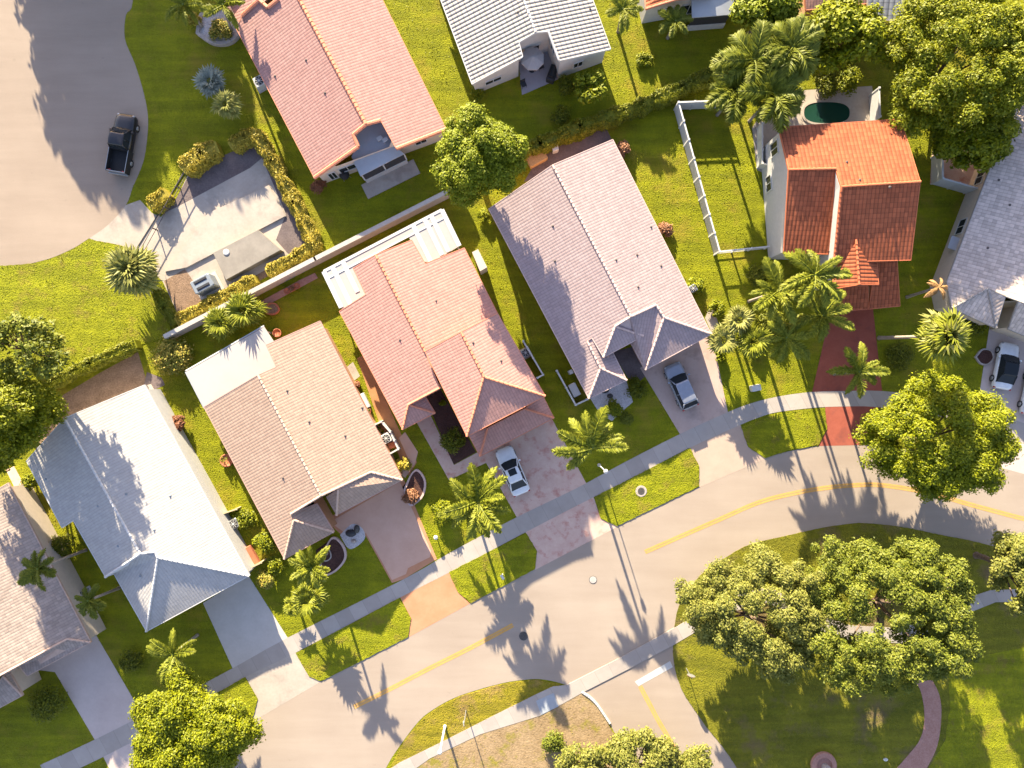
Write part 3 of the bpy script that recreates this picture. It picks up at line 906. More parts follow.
# ---- pink long house (A)
h = house('large pink tiled house with a pale grey sheet roof notched into its gable', P(340, 80))
eR = ((382.7, 0), (446.3, 129.3)); eL = ((242, 40), (314.4, 178))
UR = lambda x, y: U(x, y, eR, .27)
rf = UR(366, 124.4); rb = P(287, -24, rf.z); tL = fit(rf, eL)
UL = lambda x, y: U(x, y, eL, tL)
n1, n2 = UR(396.4, 148.8), UR(380.8, 120.5); n3, n4 = UL(353.5, 135), UL(358.4, 146.9)
main = [[E(446.3, 129.3), n1, n2, rf, rb, E(352, -62)], [E(314.4, 178), E(236.5, 29), UL(242, 16), UL(259, 0), UL(268, 8), UL(279, -1), rb, rf, n3, n4]]
r = roof_mesh(h, main, M['r_a'], M['cap_salmon'], caps=[(rb, rf), (UL(242, 16), UL(259, 0)), (UL(259, 0), UL(268, 8)), (UL(268, 8), UL(279, -1)), (E(314.4, 178), n4), (n4, n3), (n3, rf), (rf, n2), (n1, E(446.3, 129.3))], capmat=M['cap_salmon'], capr=.17, taper=1.0)
vents(r, [UL(306, 60), UL(275, 76), UL(325, 93)])
roof_mesh(h, [[P(236, 25, 2.6), P(200, -50, 2.6), P(262, -80, 3.2), P(275, -8, 3.2)]], M['r_a'], M['cap_pink'], name='porch_roof')
_, ft = walls(h, [E(314.4, 178), E(446.3, 129.3), E(352, -62), E(222, 0)], main, M['w_cream'], .35)
# the gable wall is the edge from the left corner to the right corner
gi = min(range(len(ft)), key=lambda i: (ft[i] - P(314, 178, HE).xy.to_3d()).length)
A_, Bq = ft[gi], ft[(gi + 1) % len(ft)]
opening(h, A_, Bq, .22, 1.7, 1.1, 2.3); opening(h, A_, Bq, .82, 1.2, 1.1, 2.2); opening(h, A_, Bq, .09, .8, .3, 2.1, 'window')
pl = [P(386, 117, 2.72), P(350, 133, 2.72), P(356, 147, 2.7), P(351.5, 156.6, 2.68), P(360.3, 176, 2.65), P(404.3, 153.7, 2.65), P(397, 148, 2.68)]
mb = MB(); n = len(pl)
mb.add(pl + [p - Vector((0, 0, .12)) for p in pl], [tuple(range(n)), tuple(range(2 * n - 1, n - 1, -1))] + [(i, i + n, (i + 1) % n + n, (i + 1) % n) for i in range(n)])
pr = mb.build('patio_roof', M['grey_sheet'], h)
A = P(361.5, 175, 2.5); Bp = P(404, 154, 2.5); A.z = Bp.z = 0
dd = (Bp - A).normalized(); rz = math.atan2(dd.y, dd.x); mid = (A + Bp) / 2
mb = MB(); mb.box((mid.x, mid.y, .5), ((Bp - A).length, .14, 1.0), rz); mb.build('knee_wall', M['w_white'], h)
sc_ = MB(); sc_.box((mid.x, mid.y, 1.65), ((Bp - A).length - .1, .05, 1.3), rz); scr = sc_.build('window', M['screen'], h)
mb = MB()
for t in (0, .5, 1): 
    q = A.lerp(Bp, t); mb.box((q.x, q.y, 1.7), (.12, .12, 1.4), rz)
mb.build('frame', M['white'], scr)
mb = MB(); o = Vector((dd.y, -dd.x, 0)); q = mid + o * .7
mb.box((q.x, q.y, .05), ((Bp - A).length + 1.2, 1.5, .1), rz); mb.build('patio_slab', M['conc'], h)
for x, y in ((379.5, 138), (385, 139.5)):
    mb = MB(); g = P(x, y, 3.1); mb.box((g.x, g.y, 3.05), (.5, .35, .12), .6); mb.build('skylight', M['white'], pr)

# ---- white ribbed house (B)
h = house('white ribbed tile house with a recessed patio and parasol', P(520, 10))
eR = ((593, 0), (610.7, 48.8)); eL = ((440.7, 0), (472, 84))
UR = lambda x, y: U(x, y, eR, .27)
rf = UR(535.5, 32.2); rb = P(502, -60, rf.z); tL = fit(rf, eL)
UL = lambda x, y: U(x, y, eL, tL)
n1, n2, n3, n4 = UR(558.9, 60.5), UR(548.2, 31.3), UL(518.9, 42), UL(522.8, 56.6)
main = [[E(610.7, 48.8), n1, n2, rf, rb, E(571, -60)], [E(472, 84), E(418.5, -60), rb, rf, n3, n4]]
r = roof_mesh(h, main, M['r_b'], M['white'], caps=[(rb, rf), (n1, n2)], capmat=M['cap_white'])
vents(r, [UL(518, 12), UR(590, 9)])
_, ft = walls(h, [E(472, 84), n4, n3, n2, n1, E(610.7, 48.8), E(571, -60), E(418.5, -60)], main, M['w_white'], .3)
fi = lambda p: min(range(len(ft)), key=lambda i: (ft[i] - Vector((p.x, p.y, 0))).length)
i0 = fi(E(472, 84)); opening(h, ft[i0], ft[(i0 + 1) % len(ft)], .42, 1.7, 1., 1.75)
i1 = fi(n1); opening(h, ft[i1], ft[(i1 + 1) % len(ft)], .42, 1., 1.1, 2.1)
i2 = fi(n3); opening(h, ft[i2], ft[(i2 + 1) % len(ft)], .5, 1.6, .1, 2.1)
opening(h, ft[fi(n2)], ft[(fi(n2) + 1) % len(ft)], .4, 1.1, 2.2, 3.0)

# ---- red two-storey house
h = house('two storey house with red and orange tiled roofs and a tall white side wall', P(840, 200))
hb = 5.3; eB = ((779, 127), (900.7, 119))
UB = lambda x, y: U(x, y, eB, .30, hb)
a, b = P(779, 127, hb), P(900.7, 119, hb)
l1, l2, q1, q2 = UB(788.9, 169.7), UB(835.8, 168.7), UB(841.3, 186.7), UB(920.3, 181.7)
back = [[a, b, q2, q1, l2, l1]]
fl = [[l1, l2, P(829, 254, 4.4), P(784, 253, 4.4)]]
fr = [[q1, q2, P(911, 260, 5.2), P(834, 262, 5.2)]]
r = roof_mesh(h, back + fl + fr, M['r_red'], M['cap_red'], caps=[(l1, l2), (q1, q2), (q1, P(834, 262, 5.2))], capmat=M['cap_red'])
vents(r, [UB(847, 162), UB(860, 180), UB(890, 187)])
def on_fr(x, y): 
    t = (y - 184) / (260 - 184); return P(x, y, q1.z + (5.2 - q1.z) * t)
ga = on_fr(856, 239.5); gb_ = P(859, 284.5, ga.z - .1)
pg = [[ga, gb_, P(878.7, 284.5, 4.7), P(877, 262, 4.7)], [ga, P(838.6, 257, 4.7), P(831.8, 289, 4.7), gb_]]
roof_mesh(h, pg, M['r_red'], M['cap_red'], name='gable_roof', caps=[(ga, gb_)], capmat=M['cap_red'])
lr = [[P(876, 258, 3.9), P(897, 258, 3.9), P(900, 306, 2.7), P(869, 309, 2.7)], [P(831, 287, 3.5), P(868, 286, 3.5), P(868, 309, 2.8), P(832, 312, 2.8)]]
roof_mesh(h, lr[:1], M['r_red'], M['cap_red'], name='side_roof')
roof_mesh(h, lr[1:], M['r_red'], M['cap_red'], name='porch_roof')
_, fl_ = walls(h, [a, P(842, 123, hb), P(834, 254, 4.4), P(784, 253, 4.4)], back + fl, M['w_white'], .25, fallback=5.)
walls(h, [P(838, 123, hb), b, q2, P(911, 260, 5.2), P(834, 262, 5.2)], back + fr, M['w_white'], .2, name='tall_wall', fallback=5.)
walls(h, [P(838, 255, 4.7), P(833, 287, 4.7), P(878, 283, 4.7), P(877, 258, 4.7)], pg, M['w_white'], .3, name='porch_wall', fallback=4.6)
walls(h, [P(871, 255, 2.7), P(900, 255, 2.7), P(899, 304, 2.7), P(868, 307, 2.7)], lr, M['w_pink'], .3, name='garage_wall', fallback=2.8)
gw = MB(); of = Vector((-.05, -.02, -.16)); g3 = [l2 + of, q1 + of, P(834, 262, 5.2) + of]
g3 += [g3[2] - Vector((0, 0, 1.9)), g3[1] - Vector((0, 0, 2.1)), g3[0] - Vector((0, 0, 1.2))]
gw.add(g3 + [p + Vector((.08, 0, 0)) for p in g3], [(0, 1, 4, 5), (1, 2, 3, 4), (11, 10, 7, 6), (10, 9, 8, 7), (0, 6, 7, 1), (1, 7, 8, 2), (2, 8, 9, 3), (3, 9, 10, 4), (4, 10, 11, 5), (5, 11, 6, 0)])
gw.build('gable_wall', M['w_white'], h)
iL = min(range(len(fl_)), key=lambda i: ((fl_[i] + fl_[(i + 1) % len(fl_)]) / 2).x)
A_, Bq = fl_[iL], fl_[(iL + 1) % len(fl_)]
opening(h, A_, Bq, .35 if A_.y > Bq.y else .62, 1.5, .9, 2.2)
opening(h, A_, Bq, .1 if A_.y > Bq.y else .9, 1.3, 2.6, 4.3)

# ---- grey house at right edge
h = house('grey shingled house at the right edge with white cars in front', P(1010, 220))
eL = ((1030, 65), (947, 282))
UL = lambda x, y: U(x, y, eL, .27)
hp_ = UL(988, 288.4); k2 = UL(1005.6, 296)
rdg1, rdg2 = UL(1110, 95), UL(1030, 305)
main = [[E(1030, 65), E(947, 282), E(952, 308), hp_, k2, rdg2, rdg1]]
fr = [[hp_, E(952, 308), E(996, 328)], [hp_, E(996, 328), k2]]
ga = [[UL(1019, 301), P(1008.6, 329, HE), P(1090, 362, HE), P(1100, 330, HE + .6)]]
oth = [[rdg1, rdg2, P(1100, 335, HE), P(1170, 120, HE)]]
r = roof_mesh(h, main + oth, M['r_gray'], M['cap_grey'], caps=[(rdg1, rdg2), (hp_, E(952, 308))], capmat=M['cap_grey'])
vents(r, [UL(1010, 205), UL(988, 248), UL(999, 180)])
roof_mesh(h, fr, M['r_gray'], M['cap_grey'], name='front_roof', caps=[(hp_, E(996, 328))], capmat=M['cap_grey'])
roof_mesh(h, ga, M['r_gray'], M['cap_grey'], name='garage_roof')
_, ft = walls(h, [E(1030, 65), E(947, 282), E(952, 308), E(996, 328), E(1003, 305), E(1016, 308), E(1009, 329), E(1100, 362), E(1170, 120)], main + fr + ga + oth, M['w_cream'], .3)
i0 = fi(E(1030, 65)); A_, Bq = ft[i0], ft[(i0 + 1) % len(ft)]
if (A_ - Bq).length < 5: A_, Bq = ft[i0 - 1], ft[i0]
for t in (.48, .72, .30):
    opening(h, A_, Bq, t, 1.6, .9, 2.0)
mb = MB(); g = P(968, 240, 3.4); mb.box((g.x - .3, g.y, 1.9), (.9, 1.2, .12), -.36); mb.build('awning', M['grey_sheet'], h)

# ---- white roof house (F)
h = house('white tiled house with a blue grey front hip beside mulch bed', P(140, 500))
eR = ((144.5, 385), (249.4, 575.7)); eL = ((26.4, 461), (62, 527.7))
UR = lambda x, y: U(x, y, eR, .27)
rb = UR(64.5, 418); rf = UR(140.6, 553.5); tL = fit(rf, eL)
UL = lambda x, y: U(x, y, eL, tL)
g1, g2 = UR(155, 551.6), UR(158, 557.4)
main = [[E(144.5, 385), E(249.4, 575.7), g2, g1, rf, rb], [E(26.4, 461), rb, rf, UL(105.5, 577), UL(73.2, 520.3), E(62, 527.7)]]
r = roof_mesh(h, main, M['r_f'], M['white'], caps=[(rb, rf), (rf, UL(105.5, 577)), (rf, g1), (g1, g2), (g2, E(249.4, 575.7))], capmat=M['cap_white'], capr=.11)
vents(r, [UR(126, 494), UL(46, 479), UR(170, 496), UR(154, 530), UL(98, 506), UL(118, 546)], M['steel'])
gable_wall(h, [UL(105.5, 577), rf, g1], M['w_white'])
gr = [[g2, E(249.4, 575.7), E(146.5, 631.4)], [rf - Vector((0, 0, .12)), g1, g2, E(146.5, 631.4), E(114, 574), UL(105.5, 577) - Vector((0, 0, .12))]]
r = roof_mesh(h, gr, M['r_f'], M['white'], name='garage_roof', caps=[(g2, E(146.5, 631.4))], capmat=M['cap_white'], capr=.11)
vents(r, [P(140, 576, 4.0)], M['steel'])
walls(h, [E(144.5, 385), E(249.4, 575.7), E(146.5, 631.4), E(112, 574), UL(105.5, 577), UL(73.2, 520.3), E(62, 527.7), E(26.4, 461), E(64, 426)], main + gr, M['w_white'], .3)
opening(h, flat(146.5, 631.4, HE), flat(249.4, 575.7, HE), .5, 4.8, .05, 2.2, 'garage_door', M['white'], M['w_cream'], proud=-0.26)

# ---- weathered house (G)
h = house('weathered brown grey tiled house cut by the lower left edge', P(10, 600))
eR = ((8, 483), (90.8, 642.3))
UR = lambda x, y: U(x, y, eR, .27)
g1 = UR(67.4, 638.8); r1 = UR(-12, 682); r0 = UR(-88, 540)
main = [[E(8, 483), E(90.8, 642.3), g1, UR(0, 675), r1, r0], [r0, r1, P(-95, 745, HE), P(-170, 600, HE)]]
r = roof_mesh(h, main, M['r_g'], M['cap_tan'], caps=[(g1, r1), (g1, E(90.8, 642.3))], capmat=M['cap_tan'], capr=.1)
gable_wall(h, [r1, UR(0, 675), g1], M['w_cream'])
gr = [[g1 - Vector((0, 0, .05)), E(90.8, 642.3), E(27.3, 676), P(19, 666, 3.0)]]
roof_mesh(h, gr, M['r_g'], M['cap_tan'], name='garage_roof')
sm = [[P(3, 676, 3.6), P(22.5, 695.5, HE), P(-30, 724, HE)], [P(3, 676, 3.6), P(9, 672, HE), P(22.5, 695.5, HE)]]
roof_mesh(h, sm, M['r_g'], M['cap_tan'], name='front_roof', caps=[(P(3, 676, 3.6), P(22.5, 695.5, HE))], capmat=M['cap_tan'], capr=.1)
walls(h, [E(8, 483), E(90.8, 642.3), E(27.3, 676), E(12, 668), E(22.5, 695.5), E(-60, 735), E(-170, 600)], main + gr + sm, M['w_cream'], .3)
opening(h, flat(27.3, 676, HE), flat(90.8, 642.3, HE), .5, 4.2, .05, 2.2, 'garage_door', M['white'], M['w_cream'], proud=-0.26)

# ---- house at the top edge
h = house('salmon roofed white house with a pale awning cut by the top edge', P(690, -30))
eB = ((646, 9), (676, 0))
main = [[P(646, 9, HE), P(678, -1, HE + .9), P(690, -40, 4.9), P(640, -80, HE)], [P(678, -1, HE + .9), P(712, -3, HE), P(712, -80, HE), P(690, -40, 4.9)]]
roof_mesh(h, main, M['r_red'], M['cap_salmon'], caps=[(P(646, 9, HE), P(678, -1, HE + .9))], capmat=M['cap_salmon'])
_, ft = walls(h, [P(646, 9, HE), P(760, -12, HE), P(735, -80, HE), P(630, -60, HE)], main, M['w_white'], .25)
i0 = fi(P(646, 9, HE)); A_, Bq = ft[i0], ft[(i0 + 1) % len(ft)]
opening(h, A_, Bq, .2, 1.3, 1., 2.); opening(h, A_, Bq, .42, 1.6, .3, 2.1)
pl = [P(691, -20, 3.1), P(692, 17.6, 2.5), P(731, 14.5, 2.5), P(738, -20, 3.1)]
mb = MB(); mb.add(pl + [p - Vector((0, 0, .12)) for p in pl], [(0, 1, 2, 3), (7, 6, 5, 4), (0, 4, 5, 1), (1, 5, 6, 2), (2, 6, 7, 3), (3, 7, 4, 0)]); mb.build('patio_roof', M['grey_sheet'], h)
A = P(692.5, 16.5, 2.5); Bp = P(731, 13.5, 2.5); A.z = Bp.z = 0; mid = (A + Bp) / 2; dd = (Bp - A).normalized(); rz = math.atan2(dd.y, dd.x)
mb = MB(); mb.box((mid.x, mid.y, .45), ((Bp - A).length, .14, .9), rz); mb.build('knee_wall', M['w_white'], h)
mb = MB(); mb.box((mid.x, mid.y, 1.6), ((Bp - A).length - .1, .05, 1.35), rz); mb.build('window', M['screen'], h)

h = house('house behind the trees with a slate blue ribbed roof at top edge', P(870, -20))
m1_ = [[P(868, -60, 4.2), P(868, 19, HE), P(902, 21, HE), P(910, -60, 4.2)]]
roof_mesh(h, m1_, M['r_dark'], M['cap_grey'], name='side_roof')
m2_ = [[P(806, 10, HE), P(871, 3, HE), P(868, -60, 4.6), P(800, -60, 4.6)]]
roof_mesh(h, m2_, M['r_d'], M['cap_salmon'])
walls(h, [P(806, 10, HE), P(905, 16, HE), P(905, -60, HE), P(802, -60, HE)], m1_ + m2_, M['w_orange'], .4)

# ------------------------------------------------------------------ vegetation kit
NP = np.random.default_rng(11)


def leaf_cloud(centres, radii, per, size, rg, flat=.75):
    """leaf quads scattered over clump shells -> (verts, faces)"""
    V_ = []
    for c, rc, n in zip(centres, radii, per):
        d = rg.normal(size=(n, 3)); d /= np.linalg.norm(d, axis=1)[:, None]
        d[:, 2] = np.where(d[:, 2] < -.35, -d[:, 2], d[:, 2])
        rr = rc * rg.uniform(.35, 1.0, size=n) ** .6 * np.where(rg.uniform(0, 1, size=n) < .12, 1.35, 1.05)
        p = c + d * rr[:, None] * np.array([1, 1, flat])
        nrm = d + rg.normal(scale=.55, size=(n, 3)) + np.array([-.15, .5, .5]); nrm /= np.linalg.norm(nrm, axis=1)[:, None]
        t = rg.normal(size=(n, 3)); t -= (t * nrm).sum(1)[:, None] * nrm; t /= np.linalg.norm(t, axis=1)[:, None]
        b = np.cross(nrm, t)
        s = size * rg.uniform(.6, 1.35, size=n)
        L = t * s[:, None]; W = b * (s * rg.uniform(.38, .62, size=n))[:, None]
        fold = nrm * (s * .12)[:, None]
        V_.append(np.stack([p - L, p - W + fold, p + L, p + W + fold], 1).reshape(-1, 3))
    V_ = np.concatenate(V_)
    F_ = np.arange(len(V_)).reshape(-1, 4)
    return V_, F_


def np_mesh(name, V_, F_, mat, parent=None, off=None):
    me = bpy.data.meshes.new(name)
    V_ = np.asarray(V_, dtype=np.float32)
    if off is not None: V_ = V_ - np.array(off, dtype=np.float32)
    me.vertices.add(len(V_)); me.vertices.foreach_set('co', V_.ravel())
    n = len(F_); k = F_.shape[1]
    me.loops.add(n * k); me.loops.foreach_set('vertex_index', F_.ravel().astype(np.int32))
    me.polygons.add(n); me.polygons.foreach_set('loop_start', (np.arange(n) * k).astype(np.int32))
    me.materials.append(mat)
    me.update(calc_edges=True)
    me.validate()
    o = bpy.data.objects.new(name, me); COL.objects.link(o)
    if parent is not None: o.parent = parent
    return o


def tree(label, px, py, rx, ry, top, bot, mat, clumps=80, per=95, leaf=.24, seed=1, rc=(.55, 1.05), base=None, cat='tree', name='tree', group=None, lobes=7, trunk_r=.28):
    rg = np.random.default_rng(seed)
    hc = (top + bot) / 2
    k = (H - hc) / FPX
    c = P(px, py, hc)
    ax, ay, az = rx * k, ry * k, (top - bot) / 2
    b = P(*base) if base else Vector((c.x, c.y, 0))
    t = thing(name, label, cat, b, group)
    # main boughs make the lumpy outline, clumps gather round their ends
    lob = []
    for i in range(lobes):
        a = 2 * PI * (i + rg.uniform(-.3, .3)) / lobes
        lob.append((a, rg.uniform(.78, 1.08)))
    cs = []; rs = []
    tries = 0
    while len(cs) < clumps and tries < clumps * 30:
        tries += 1
        d = rg.normal(size=3); d /= np.linalg.norm(d)
        if d[2] < -.8: continue
        rr = rg.uniform(.35, 1.0) ** .45
        a = math.atan2(d[1], d[0]); m = 1.
        da = min(abs((a - l[0] + PI) % (2 * PI) - PI) for l in lob)
        ne = min(lob, key=lambda l: abs((a - l[0] + PI) % (2 * PI) - PI))
        m = ne[1] * (1.0 - .22 * min(1, da / (PI / lobes)) ** 1.5)
        r_ = rg.uniform(*rc)
        q = d * rr * m
        cs.append(np.array([c.x + q[0] * max(.2, ax - r_ * .6), c.y + q[1] * max(.2, ay - r_ * .6), c.z + q[2] * max(.2, az - r_ * .5)])); rs.append(r_)
    per_ = [max(12, int(per * (r_ / (sum(rs) / len(rs))) ** 2)) for r_ in rs]
    V_, F_ = leaf_cloud(cs, rs, per_, leaf, rg)
    np_mesh('crown', V_, F_, mat, t, t.location)
    tb = MB()
    fork = Vector((b.x * .4 + c.x * .6, b.y * .4 + c.y * .6, bot * .8 + .3))
    tb.tube([b + Vector((0, 0, -.05)), b + Vector((0, 0, .15)), b.lerp(fork, .5) + Vector((.06, .03, 0)), fork], [trunk_r * 1.6, trunk_r * 1.05, trunk_r * .9, trunk_r * .8], 9)
    idx = rg.permutation(len(cs))[:14]
    for i in idx:
        e = Vector(cs[i]); m = fork.lerp(e, .5) + Vector((rg.uniform(-.3, .3), rg.uniform(-.3, .3), .25))
        tb.tube([fork, m, e], [trunk_r * .5, trunk_r * .28, .04], 6)
    tb.build('trunk', M['bark'], t)
    return t


def shrub(label, px, py, rpx, h, mat, name='shrub', cat='shrub', seed=3, leaf=.16, n=14, per=60, group=None, ry=None):
    rg = np.random.default_rng(seed)
    hc = h * .55
    c = P(px, py, hc); k = (H - hc) / FPX
    rx = rpx * k; ryy = (ry or rpx) * k
    cs = []; rs = []
    r0 = max(.16, min(rx, ryy) * .42)
    for i in range(n):
        a = rg.uniform(0, 2 * PI); q = math.sqrt(rg.uniform(0, 1))
        cs.append(np.array([c.x + math.cos(a) * q * max(.03, rx - r0 * .8), c.y + math.sin(a) * q * max(.03, ryy - r0 * .8), h * (.35 + .45 * (1 - q * q) * rg.uniform(.7, 1.)) ])); rs.append(r0 * rg.uniform(.75, 1.15))
    V_, F_ = leaf_cloud(cs, rs, [per] * n, leaf, rg)
    V_[:, 2] = np.maximum(V_[:, 2], .01)
    t = thing(name, label, cat, (c.x, c.y, 0), group)
    np_mesh('foliage', V_, F_, mat, t, t.location)
    sb = MB()
    for i in range(min(5, n)):
        e = Vector(cs[i]); sb.tube([(c.x, c.y, 0), (Vector((c.x, c.y, 0)).lerp(e, .6)).to_tuple(), e.to_tuple()], [.05, .035, .015], 5)
    sb.build('stem', M['bark'], t)
    return t


def hedge(label, line, width, height, mat, seed=5, leaf=.10, dens=270, group=None, name='hedge'):
    rg = np.random.default_rng(seed)
    w = [P(x, y, 0) for x, y in line]
    V_ = []
    core = MB()
    for i in range(len(w) - 1):
        a, b = w[i], w[i + 1]
        d = b - a; L = d.length; d.normalize(); nn = Vector((-d.y, d.x, 0))
        m = (a + b) / 2
        core.box((m.x, m.y, height * .42), (L + width * .3, width * .62, height * .84), math.atan2(d.y, d.x))
        n = int(dens * L * (width + height))
        s = rg.uniform(-.05, L + .05, size=n)
        side = rg.uniform(0, 1, size=n)
        wob = 1 + .16 * np.sin(s * 1.9 + i) + .1 * np.sin(s * 4.7 + 2 * i)
        th = rg.uniform(-.12, PI + .12, size=n)
        rr = rg.uniform(.84, 1.06, size=n)
        cu = np.sign(np.cos(th)) * np.abs(np.cos(th)) ** .5 * width / 2 * wob * rr
        cz = np.abs(np.sin(th)) ** .45 * height * rr * (1 + .1 * np.sin(s * 3.1 + i))
        low = rg.uniform(0, 1, size=n) < .25
        cz = np.where(low, cz * rg.uniform(.1, 1, size=n), cz)
        p = np.stack([a.x + d.x * s + nn.x * cu, a.y + d.y * s + nn.y * cu, np.maximum(cz, .02)], 1)
        nr = np.stack([nn.x * cu / width * 2, nn.y * cu / width * 2, np.ones(n) * .8], 1) + rg.normal(scale=.5, size=(n, 3))
        nr /= np.linalg.norm(nr, axis=1)[:, None]
        t = rg.normal(size=(n, 3)); t -= (t * nr).sum(1)[:, None] * nr; t /= np.linalg.norm(t, axis=1)[:, None]
        bb = np.cross(nr, t); sz = leaf * rg.uniform(.6, 1.4, size=n)
        V_.append(np.stack([p - t * sz[:, None], p - bb * sz[:, None] * .5, p + t * sz[:, None], p + bb * sz[:, None] * .5], 1).reshape(-1, 3))
    V_ = np.concatenate(V_); F_ = np.arange(len(V_)).reshape(-1, 4)
    c = w[len(w) // 2]
    t = thing(name, label, 'hedge', (c.x, c.y, 0), group)
    np_mesh('foliage', V_, F_, mat, t, t.location)
    core.build('inner_foliage', mat, t)
    return t


# palm fronds: a few shared meshes per kind
def feather_frond(name, L, mat, seed, droop=1.0, width=.75, plum=.5, n=44):
    rg = random.Random(seed)
    vs = []; fs = []
    pts = []
    for i in range(n + 1):
        t = i / n
        x = L * (t - .10 * droop * t ** 3)
        z = L * (.30 * t - .52 * droop * t ** 2.3)
        pts.append(Vector((x, .05 * L * math.sin(t * 2.2) * (rg.random() * .1 + .6), z)))
    for i in range(n):
        a, b = pts[i], pts[i + 1]; r = .035 * (1 - i / n) + .008
        k = len(vs)
        for p in (a, b):
            vs += [(p.x, p.y - r, p.z), (p.x, p.y + r, p.z), (p.x, p.y, p.z + r)]
        fs += [(k, k + 3, k + 5, k + 2), (k + 1, k + 2, k + 5, k + 4), (k, k + 1, k + 4, k + 3)]
    for i in range(3, n + 1):
        t = i / n
        wl = width * (math.sin(PI * min(1, t * .86 + .10)) ** .6) * (1 if t < .9 else .7)
        d = (pts[i] - pts[i - 1]).normalized()
        side = Vector((-d.y, d.x, 0)).normalized(); upv = side.cross(d) * -1
        if upv.z < 0: upv = -upv
        for s in (-1, 1):
            for rep in range(3):
                lift = plum * rg.uniform(-.9, 1.0) - .05
                dirv = (d * rg.uniform(.45, .85) + side * s * rg.uniform(.75, 1.0) + upv * lift).normalized()
                ln = wl * rg.uniform(.8, 1.15)
                p0 = pts[i].lerp(pts[i - 1], rg.random())
                mid = p0 + dirv * ln * .5 + Vector((0, 0, -.02)); end = p0 + dirv * ln + Vector((0, 0, -.28 * ln * droop))
                wv = d * .023 + upv * .008
                k = len(vs)
                vs += [tuple(p0 - wv * .5), tuple(p0 + wv * .5), tuple(mid + wv), tuple(mid - wv), tuple(end)]
                fs += [(k, k + 1, k + 2, k + 3), (k + 3, k + 2, k + 4)]
    me = bpy.data.meshes.new(name); me.from_pydata(vs, [], fs); me.materials.append(mat); me.update()
    return me


def fan_frond(name, L, mat, seed, segs=17, droop=.5):
    rg = random.Random(seed)
    vs = []; fs = []
    pet = L * .45; R_ = L * .62
    r = .022
    vs += [(0, -r, 0), (0, r, 0), (0, 0, r), (pet, -r, pet * .18), (pet, r, pet * .18), (pet, 0, pet * .18 + r)]
    fs += [(0, 3, 5, 2), (1, 2, 5, 4), (0, 1, 4, 3)]
    o = Vector((pet, 0, pet * .18))
    for i in range(segs):
        a = -1.95 + 3.9 * i / (segs - 1)
        ln = R_ * (1 - .22 * abs(a) / 1.95) * rg.uniform(.88, 1.1)
        d = Vector((math.cos(a), math.sin(a), .08 + rg.uniform(-.1, .12)))
        w = Vector((-math.sin(a), math.cos(a), 0)) * (R_ * .105)
        m = o + d * ln * .55; e = o + d * ln + Vector((0, 0, -droop * ln * .5))
        k = len(vs)
        vs += [tuple(o), tuple(m - w + Vector((0, 0, -.02))), tuple(m + Vector((0, 0, .035))), tuple(m + w + Vector((0, 0, -.02))), tuple(e)]
        fs += [(k, k + 1, k + 2), (k, k + 2, k + 3), (k + 1, k + 4, k + 2), (k + 2, k + 4, k + 3)]
    me = bpy.data.meshes.new(name); me.from_pydata(vs, [], fs); me.materials.append(mat); me.update()
    return me


FR = {}
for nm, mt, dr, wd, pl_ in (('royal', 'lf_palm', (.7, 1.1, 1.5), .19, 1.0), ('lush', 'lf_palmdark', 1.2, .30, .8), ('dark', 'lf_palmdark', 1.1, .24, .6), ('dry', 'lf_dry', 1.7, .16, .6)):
    FR[nm] = [feather_frond('frond', 1.0, M[mt], 10 + i, dr[i] if isinstance(dr, tuple) else dr * (.8 + .2 * i), wd * (1.1 - .08 * i), pl_) for i in range(3)]
for nm, mt, dr in (('fan', 'lf_fan', .5), ('green', 'lf_palm', .4), ('silver', 'lf_silver', .2)):
    FR[nm] = [fan_frond('frond', 1.0, M[mt], 20 + i, 15, dr) for i in range(3)]


